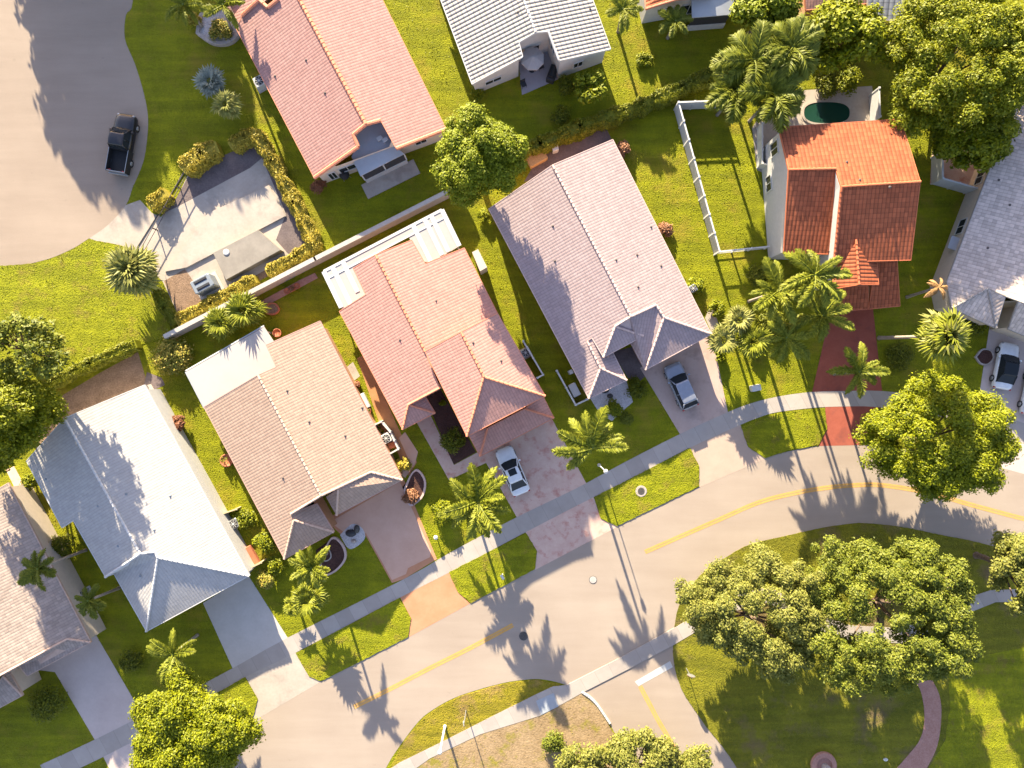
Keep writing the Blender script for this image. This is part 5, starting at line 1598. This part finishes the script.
# lounger, steps
t = thing('sun_lounger', 'dark and white sun lounger on the patio by the red house', 'lounger', P(780, 110))
g = P(780, 110, .3); mb = MB(); mb.box((g.x, g.y, .3), (.65, 1.3, .06), -.5); mb.build('seat', M['dark'], t)
mb = MB()
for s in (-1, 1): mb.box((g.x + s * .36 * math.cos(-.5), g.y + s * .36 * math.sin(-.5), .32), (.06, 1.6, .06), -.5)
mb.build('frame', M['white'], t)
for s in (-1, 1):
    for u in (-.5, .5):
        q = (g.x + s * .32 * math.cos(-.5) - u * math.sin(-.5), g.y + s * .32 * math.sin(-.5) + u * math.cos(-.5))
        mb = MB(); mb.box((q[0], q[1], .15), (.05, .05, .3)); mb.build('leg', M['white'], t)
# parasol on patio
t = thing('parasol', 'pale grey octagonal parasol in the recessed patio', 'parasol', P(533, 60))
g = P(532.5, 58.5, 2.3); top = (g.x, g.y, 2.75)
R8 = [(g.x + 1.12 * math.cos(PI / 8 + k * PI / 4), g.y + 1.12 * math.sin(PI / 8 + k * PI / 4), 2.3) for k in range(8)]
vs = R8 + [top] + [(x, y, 2.15) for x, y, z in R8]
mk('canopy', vs, [(k, (k + 1) % 8, 8) for k in range(8)] + [(k + 9, (k + 1) % 8 + 9, (k + 1) % 8, k) for k in range(8)], M['canvas'], t)
mb = MB(); mb.tube([(g.x, g.y, 0), (g.x, g.y, 2.7)], .03, 8); mb.build('pole', M['metal'], t)
mb = MB(); mb.lathe((g.x, g.y, 0.01), [(.3, 0), (.28, .08), (.06, .12)], 14); mb.build('base', M['dark'], t)
t = thing('grill', 'dark barbecue grill on the right of the parasol patio', 'grill', P(553, 73))
g = P(552.5, 72, .9); mb = MB(); mb.box((g.x, g.y, .45), (.75, 1.5, .8), -.35, .05); mb.build('cabinet', M['dark'], t)
mb = MB(); mb.tube([(g.x - .2, g.y - .5, .9), (g.x + .2, g.y + .5, .9)], .32, 12); mb.build('hood', M['black'], t)
for i, (x, y, lb) in enumerate(((523.5, 84, 'patio chair at the open corner below the parasol'), (541, 66, 'patio chair tucked behind the parasol'))):
    g = P(x, y, .45); t = thing('patio_chair', lb, 'chair', (g.x, g.y, 0), 'chairs on the parasol patio')
    mb = MB(); mb.box((g.x, g.y, .44), (.5, .5, .05), .4); mb.build('seat', M['dark'], t)
    mb = MB(); mb.box((g.x - .22 * math.sin(.4), g.y + .22 * math.cos(.4), .72), (.5, .04, .5), .4); mb.build('backrest', M['dark'], t)
    for sx in (-1, 1):
        for sy in (-1, 1):
            q = (g.x + .22 * sx * math.cos(.4) - .22 * sy * math.sin(.4), g.y + .22 * sx * math.sin(.4) + .22 * sy * math.cos(.4))
            mb = MB(); mb.tube([(q[0], q[1], 0), (q[0], q[1], .43)], .02, 6); mb.build('leg', M['dark'], t)
t = thing('patio_table', 'round patio table under the grey parasol', 'table', P(536, 71)); g = P(534, 66, .7)
mb = MB(); mb.lathe((g.x, g.y, .68), [(.5, 0), (.52, .02), (.5, .05)], 18); mb.build('tabletop', M['dark'], t)
mb = MB(); mb.tube([(g.x, g.y, .02), (g.x, g.y, .68)], .05, 8); mb.build('leg', M['dark'], t)
t = thing('kettle_grill', 'round black kettle grill by the pink house wall', 'grill', P(344, 172)); g = P(344.5, 175, .8)
mb = MB(); mb.sphere((g.x, g.y, .85), .48, (1, 1, .75), 16, 9); mb.build('bowl', M['black'], t, True)
for k in range(3):
    a_ = k * 2.1; mb = MB(); mb.tube([(g.x + .3 * math.cos(a_), g.y + .3 * math.sin(a_), .6), (g.x + .45 * math.cos(a_), g.y + .45 * math.sin(a_), 0)], .025, 6); mb.build('leg', M['metal'], t)

# manhole covers
for x, y, r_, lb, mt, ring in ((641, 491, .34, 'round cover in a pale ring on the grass verge', 'iron', .2), (593, 579.7, .33, 'pale round cover in the road below the flagstone driveway', 'conc_grey', .05), (523.5, 636, .36, 'dark round cover in the road under palm shadows', 'iron', .06)):
    g = P(x, y); z = .075 if ring > .1 else .01
    t = thing('manhole_cover', lb, 'manhole cover', (g.x, g.y, z), 'manhole covers')
    mb = MB(); mb.lathe((g.x, g.y, z), [(r_ + ring, 0), (r_ + ring, .02), (r_ + ring - .02, .025)], 26); mb.build('frame', M['stone'] if ring > .1 else M['iron'], t)
    mb = MB(); mb.lathe((g.x, g.y, z + .026), [(r_, 0), (r_, .012)], 26)
    for k in range(6): mb.box((g.x, g.y + (k - 2.5) * r_ * .28, z + .042), (r_ * 1.3, .03, .01))
    mb.build('lid', M[mt], t)


# ------------------------------------------------------------------ grass blades over every lawn
def inside(px_, py_, poly):
    r = np.zeros(len(px_), bool); n = len(poly)
    for i in range(n):
        x0, y0 = poly[i]; x1, y1 = poly[(i + 1) % n]
        if y0 == y1: continue
        c = ((y0 > py_) != (y1 > py_)) & (px_ < (x1 - x0) * (py_ - y0) / (y1 - y0) + x0)
        r ^= c
    return r


def grass():
    rg = np.random.default_rng(5)
    X0, X1, Y0, Y1, CE = -57., 57., -44., 44., .1
    nx, ny = int((X1 - X0) / CE), int((Y1 - Y0) / CE)
    kind = np.ones((ny, nx), np.int8); zz = np.zeros((ny, nx), np.float32)
    gx = X0 + (np.arange(nx) + .5) * CE; gy = Y0 + (np.arange(ny) + .5) * CE
    KD = {'verge_grass': 2, 'dry_grass': 3, 'park_grass': 4, 'bare_dirt': 5}
    for nm, poly, z, mn in SHEETS:
        xs = [p[0] for p in poly]; ys = [p[1] for p in poly]
        i0, i1 = max(0, int((min(xs) - X0) / CE)), min(nx, int((max(xs) - X0) / CE) + 1)
        j0, j1 = max(0, int((min(ys) - Y0) / CE)), min(ny, int((max(ys) - Y0) / CE) + 1)
        if i1 <= i0 or j1 <= j0: continue
        A, B = np.meshgrid(gx[i0:i1], gy[j0:j1])
        m = inside(A.ravel(), B.ravel(), poly).reshape(A.shape)
        sub = kind[j0:j1, i0:i1]; sz = zz[j0:j1, i0:i1]
        g = m & (z >= sz - 1e-6)
        sub[g] = KD.get(mn, 0); sz[g] = z
    n = int((X1 - X0) * (Y1 - Y0) * 16)
    x = rg.uniform(X0, X1, n); y = rg.uniform(Y0, Y1, n)
    ci = np.clip(((x - X0) / CE).astype(int), 0, nx - 1); cj = np.clip(((y - Y0) / CE).astype(int), 0, ny - 1)
    k = kind[cj, ci]; z = zz[cj, ci]
    # patchy growth
    pat = np.sin(x * .9 + 1.3 * np.sin(y * .7)) * np.sin(y * 1.1 + 1.7 * np.sin(x * .5)) + .5 * np.sin(x * 3.1 + y * 2.3) * np.sin(y * 3.7 - x * 1.9)
    keep = (k > 0) & (rg.uniform(0, 1, n) < np.where(k == 5, .10, np.where(k == 3, .75, np.where(k == 4, .7, .95))) * (1 + .18 * pat))
    for (name, kinds, mat) in (('lawn_grass', (1, 2), M['gr_lush']), ('dry_grass', (3, 5), M['gr_dry']), ('park_grass', (4,), M['gr_park'])):
        s = keep & np.isin(k, kinds)
        m = int(s.sum())
        p = np.stack([x[s], y[s], z[s]], 1)
        az = rg.uniform(0, 2 * PI, m); le = rg.uniform(.5, 1.35, m)
        ln = rg.uniform(.05, .10, m) * (1 + .25 * pat[s]); wd_ = rg.uniform(.028, .05, m)
        d = np.stack([np.cos(az) * np.sin(le), np.sin(az) * np.sin(le), np.cos(le)], 1)
        wv = np.stack([-np.sin(az), np.cos(az), np.zeros(m)], 1) * wd_[:, None]
        a = p - wv * .6; b = p + wv * .6; c = p + d * ln[:, None] * .6 + wv; e = p + d * ln[:, None] * .6 - wv
        t1 = p + d * ln[:, None] - np.array([0, 0, 1.]) * (ln * .12)[:, None]
        V_ = np.stack([a, b, c, t1, e], 1).reshape(-1, 3)
        F_ = np.arange(m * 5).reshape(-1, 5)
        tag(np_mesh(name, V_, F_, mat), None, None, None, 'stuff')


M['gr_lush'] = leaf_mat('lush_grass_blades', (.135, .15, .002), (.245, .25, .005), .4)
M['gr_dry'] = leaf_mat('dry_grass_blades', (.17, .145, .005), (.29, .225, .03), .35)
M['gr_park'] = leaf_mat('park_grass_blades', (.10, .105, .004), (.18, .165, .014), .35)
grass()

# ------------------------------------------------------------------ street furniture
def lamp(label, px, py, hgt, arm=.0, r=.055):
    b = P(px, py)
    t = thing('street_lamp', label, 'street lamp', b, 'street lamps')
    mb = MB(); mb.lathe((b.x, b.y, 0), [(.17, 0), (.17, .12), (.1, .3), (.075, .35)], 12); mb.build('base', M['white'], t)
    mb = MB(); mb.tube([b + Vector((0, 0, .2)), b + Vector((0, 0, hgt))], [r * 1.3, r], 10); mb.build('pole', M['white'], t)
    hd = MB(); hd.lathe((b.x, b.y, hgt), [(.06, 0), (.16, .08), (.19, .32), (.21, .35), (.1, .47), (.03, .54)], 12); hd.build('lamp_head', M['white'], t)
    return t


lamp('white street lamp by the bottom sidewalk on the dry verge', 445, 726, 4.4, r=.09)
lamp('street lamp at the sidewalk edge below the royal palm', 599, 465, 4.5, r=.045)
t = thing('sign_post', 'thin street sign pole on the dry verge beside the street lamp', 'sign post', P(466, 710)); b = P(466, 710)
mb = MB(); mb.tube([b, b + Vector((0, 0, 3.1))], .045, 8); mb.build('pole', M['metal'], t)
mb = MB(); mb.box((b.x - .02, b.y + .12, 2.85), (.03, .32, .40), .25); mb.build('sign_blade', M['white'], t)
t = thing('stop_sign', 'octagonal stop sign on a thin post at the park corner', 'sign', P(686, 668)); b = P(686, 668)
mb = MB(); mb.tube([b, b + Vector((0, 0, 2.2))], .035, 8); mb.build('post', M['metal'], t)
o1 = MB(); vs = []
nx = Vector((math.cos(-.2), math.sin(-.2), 0))
for s in (-.012, .0):
    for k in range(8):
        a_ = PI / 8 + k * PI / 4; off = Vector((nx.x * .40 * math.cos(a_), nx.y * .40 * math.cos(a_), .40 * math.sin(a_))); q = b + off + Vector((0, 0, 1.85)) + Vector((-nx.y, nx.x, 0)) * (s + .06)
        vs.append(tuple(q))
o1.add(vs, [tuple(range(7, -1, -1)), tuple(range(8, 16))] + [(k, (k + 1) % 8, (k + 1) % 8 + 8, k + 8) for k in range(8)]); o1.build('sign_face', M['redpaint'], t)
o2 = MB(); ym = Vector((-nx.y, nx.x, 0)) * .013; o2.add([tuple(Vector(v) + ym) for v in vs], [tuple(range(7, -1, -1)), tuple(range(8, 16))] + [(k, (k + 1) % 8, (k + 1) % 8 + 8, k + 8) for k in range(8)]); o2.build('sign_back', M['metal'], t)
t = thing('mailbox', 'white mailbox on a post at the shaded verge', 'mailbox', P(502.5, 574)); b = P(502.5, 574)
mb = MB(); mb.box((b.x, b.y, .5), (.1, .1, 1.0)); mb.build('post', M['white'], t)
mb = MB(); mb.tube([b + Vector((-.12, .2, 1.05)), b + Vector((.12, -.2, 1.05))], .13, 10); mb.build('box', M['white'], t)
t = thing('garden_light', 'small white garden light on the lawn by the salmon driveway', 'garden light', P(436.5, 536)); b = P(436.5, 536)
mb = MB(); mb.tube([b, b + Vector((0, 0, .55))], .05, 8); mb.build('post', M['white'], t)
mb = MB(); mb.lathe((b.x, b.y, .55), [(.1, 0), (.22, .1), (.18, .22), (.03, .28)], 12); mb.build('lamp_head', M['white'], t)

# ------------------------------------------------------------------ vehicles
def loft(stations, prof):
    """stations: (x, half width, z bottom, z top); prof: list of (fraction across -1..1, fraction up 0..1)"""
    vs = []; fs = []; n = len(prof)
    for x, w, z0, z1 in stations:
        for u, v in prof: vs.append(Vector((x, u * w, z0 + v * (z1 - z0))))
    for i in range(len(stations) - 1):
        for k in range(n):
            j = (k + 1) % n
            fs.append((i * n + k, (i + 1) * n + k, (i + 1) * n + j, i * n + j))
    fs.append(tuple(range(n))); fs.append(tuple(range(len(stations) * n - 1, (len(stations) - 1) * n - 1, -1)))
    return vs, fs


BODY = [(-.9, 0), (-1, .25), (-1, .6), (-.94, .85), (-.78, .97), (-.4, 1), (.4, 1), (.78, .97), (.94, .85), (1, .6), (1, .25), (.9, 0)]


def car(label, px, py, head, L, W, col, style='sedan', roofc=None, sunroof=False, group='cars parked on driveways', name='car', cat='car'):
    g = P(px, py, .6)
    rz = math.atan2(-head[1], head[0])
    t = thing(name, label, cat, (g.x, g.y, 0), group, rz)
    def put(nm, vs, fs, mat, par=t, smooth=True):
        me = bpy.data.meshes.new(nm); me.from_pydata([tuple(v) for v in vs], [], fs); me.materials.append(mat)
        if smooth: me.polygons.foreach_set('use_smooth', [True] * len(me.polygons))
        me.update(); o = bpy.data.objects.new(nm, me); COL.objects.link(o); o.parent = par
        return o
    hl, hw = L / 2, W / 2
    belt = .95 if style != 'sedan' else .88
    hood = belt - .06
    if style == 'pickup': belt, hood = 1.12, 1.1
    st = [(hl, hw * .62, .34, hood - .30), (hl - .10, hw * .84, .27, hood - .16), (hl - .35, hw * .96, .24, hood - .06), (hl - .9, hw, .24, hood), (hl * .35, hw, .24, belt), (0, hw, .24, belt), (-hl * .45, hw, .24, belt), (-hl + .55, hw * .99, .24, belt), (-hl + .2, hw * .95, .26, belt - .04), (-hl + .05, hw * .86, .3, belt - .14), (-hl, hw * .7, .36, belt - .3)]
    if style == 'pickup':
        st = st[:5] + [(-hl * .22, hw, .3, belt)]
    vs, fs = loft(st, BODY)
    bo = put('body', vs, fs, col)
    zt = {'sedan': 1.42, 'suv': 1.62, 'pickup': 1.80}[style]
    # greenhouse
    if style == 'sedan': x = [hl * .42, hl * .14, -hl * .40, -hl * .74]
    elif style == 'suv': x = [hl * .44, hl * .18, -hl * .70, -hl * .92]
    else: x = [hl * .46, hl * .24, -hl * .16, -hl * .22]
    wb, wt = hw * .90, hw * .70
    zb = belt - .02
    q = [Vector((x[0], -wb, zb)), Vector((x[0], wb, zb)), Vector((x[1], wt, zt)), Vector((x[1], -wt, zt)), Vector((x[2], wt, zt)), Vector((x[2], -wt, zt)), Vector((x[3], wb, zb)), Vector((x[3], -wb, zb))]
    # bowed corners
    put('windshield', [q[0], q[0] + Vector((.12, wb * .5, 0)), q[1] + Vector((.12, -wb * .5, 0)), q[1], q[2], q[2] + Vector((.06, -wt * .6, .03)), q[3] + Vector((.06, wt * .6, .03)), q[3]], [(0, 1, 6, 7), (1, 2, 5, 6), (2, 3, 4, 5)], M['glass'])
    put('rear_window', [q[6], q[7], q[5], q[4]], [(0, 1, 2, 3)], M['glass'], smooth=False)
    for s in (0, 1):
        ids = (1, 2, 4, 6) if s else (7, 5, 3, 0)
        put('side_window', [q[i] for i in ids], [(3, 2, 1, 0)], M['glass'], smooth=False)
    rm = roofc or col
    e = .035
    rs = [(x[1] + .06, wt * .93, zt - .03, zt + .01), (x[1] - .15, wt * 1.03, zt - .02, zt + .05), ((x[1] + x[2]) / 2, wt * 1.05, zt - .02, zt + .08), (x[2] + .15, wt * 1.03, zt - .02, zt + .05), (x[2] - .05, wt * .93, zt - .03, zt + .01)]
    vs, fs = loft(rs, BODY); ro = put('roof', vs, fs, rm)
    if sunroof:
        m = (x[1] * .75 + x[2] * .25); b_ = MB(); b_.box((m, 0, zt + .075), (.62, wt * 1.15, .03), 0, .01); put('sunroof', b_.v, b_.f, M['glass'], ro, False)
    for s in (-1, 1):     # pillars
        b_ = MB()
        b_.tube([Vector((x[0], s * wb, zb)), Vector((x[1], s * wt, zt))], .05, 6); b_.tube([Vector((x[3], s * wb, zb)), Vector((x[2], s * wt, zt))], .06, 6)
        mx = (x[1] + x[2]) / 2; b_.tube([Vector((mx, s * wb, zb)), Vector((mx, s * wt, zt))], .04, 6)
        put('pillar', b_.v, b_.f, roofc or col)
        b_ = MB(); b_.box((x[0] - .25, s * (hw + .10), zb + .08), (.16, .22, .15), 0, .03); put('mirror', b_.v, b_.f, col)
        b_ = MB(); b_.box((hl - .16, s * hw * .70, hood - .22), (.16, .30, .12), -s * .35, .03); put('headlight', b_.v, b_.f, M['metal'])
        b_ = MB(); b_.box((-hl + .10, s * hw * .74, belt - .22), (.14, .32, .16), s * .25, .03); put('taillight', b_.v, b_.f, M['redpaint'])
        for u in (.62, -.60):
            cx = hl * u
            w_ = MB(); w_.tube([Vector((cx, s * (hw - .2), .34)), Vector((cx, s * (hw + .015), .34))], .345, 18); wo = put('wheel', w_.v, w_.f, M['black'])
            w_ = MB(); w_.tube([Vector((cx, s * (hw + .005), .34)), Vector((cx, s * (hw + .03), .34))], .22, 12); put('rim', w_.v, w_.f, M['metal'], wo)
    b_ = MB(); b_.box((0, 0, .3), (L * .9, W * .8, .12)); put('underbody', b_.v, b_.f, M['black'], smooth=False)
    if style == 'pickup':
        b_ = MB(); x0, x1 = -hl * .22, -hl
        for s in (-1, 1): b_.box(((x0 + x1) / 2, s * (hw - .05), .72), (x0 - x1, .1, .80), 0, .02)
        b_.box((x0 - .04, 0, .72), (.08, W - .2, .80)); b_.box(((x0 + x1) / 2, 0, .55), (x0 - x1 - .1, W - .2, .06))
        put('bed', b_.v, b_.f, M['black'], smooth=False)
        b_ = MB(); b_.box((x1 + .03, 0, .76), (.07, W - .22, .70), 0, .015); put('tailgate', b_.v, b_.f, M['metal'], smooth=False)
        b_ = MB(); b_.box((x1 - .08, 0, .5), (.14, W - .1, .16), 0, .03); put('bumper', b_.v, b_.f, M['metal'], smooth=False)
        b_ = MB()
        for s in (-1, 1): b_.box(((x0 + x1) / 2, s * (hw - .05), 1.14), (x0 - x1, .05, .03))
        put('bed_rail', b_.v, b_.f, M['metal'], smooth=False)
    return t


cw, cg, ck = paint('white_car_paint', (.66, .68, .70)), paint('grey_car_paint', (.24, .26, .31), .25, .2), paint('black_car_paint', (.007, .007, .011), .35)
car('black pickup truck parked in the shade of the cul-de-sac', 123, 144, (10, -57), 5.6, 1.95, ck, 'pickup', group=None, name='pickup_truck', cat='pickup')
car('white sedan with a sunroof on the flagstone driveway', 512.5, 471, (-19, -45), 4.75, 1.85, cw, 'sedan', sunroof=True)
car('silver grey suv on the pink driveway of the lilac house', 681, 386, (-17, -39), 4.6, 1.85, cg, 'suv')
car('white car with a black glass roof before the grey garage', 1006, 366, (9, -45), 4.5, 1.85, cw, 'sedan', roofc=M['glass'])
car('white car cut by the right edge beside the black roofed one', 1034, 392, (9, -45), 4.5, 1.85, cw, 'sedan')

# ------------------------------------------------------------------ camera, light
cam = bpy.data.cameras.new('camera'); co = bpy.data.objects.new('camera', cam); COL.objects.link(co)
co.location = (0, 0, H); co.rotation_euler = (0, 0, 0)
cam.sensor_fit = 'HORIZONTAL'; cam.sensor_width = 36; cam.lens = 36 * FPX / 1024
cam.clip_end = 2000
S.camera = co

EL = math.radians(18.5)
sd = Vector((.30, -.954, 0)).normalized()          # shadows fall this way
ray = Vector((sd.x * math.cos(EL), sd.y * math.cos(EL), -math.sin(EL)))
sl = bpy.data.lights.new('sun', 'SUN'); sl.energy = 5.0; sl.angle = math.radians(.5); sl.color = (1, .86, .62)
so = bpy.data.objects.new('sun', sl); COL.objects.link(so)
so.rotation_euler = ray.to_track_quat('-Z', 'Y').to_euler()
so.location = (-30, 60, 60)
wd = bpy.data.worlds.new('World'); S.world = wd; wd.use_nodes = True
nt = wd.node_tree; nt.nodes.clear()
sky = nt.nodes.new('ShaderNodeTexSky'); sky.sky_type = 'NISHITA'; sky.sun_disc = False
sky.sun_elevation = EL; sky.sun_rotation = math.atan2(-sd.x, -sd.y); sky.dust_density = 0.9; sky.air_density = 1.2; sky.ozone_density = .8
bg = nt.nodes.new('ShaderNodeBackground'); bg.inputs[1].default_value = .085
wo = nt.nodes.new('ShaderNodeOutputWorld')
tint = mixc(nt, 1.0, sky.outputs[0], (1.03, .92, 1.02), 'MULTIPLY'); nt.links.new(tint, bg.inputs[0]); nt.links.new(bg.outputs[0], wo.inputs[0])
S.view_settings.view_transform = 'Standard'; S.view_settings.look = 'None'
S.view_settings.exposure = 2.26; S.view_settings.gamma = 1.0
S.cycles.max_bounces = 6
S.render.film_transparent = False
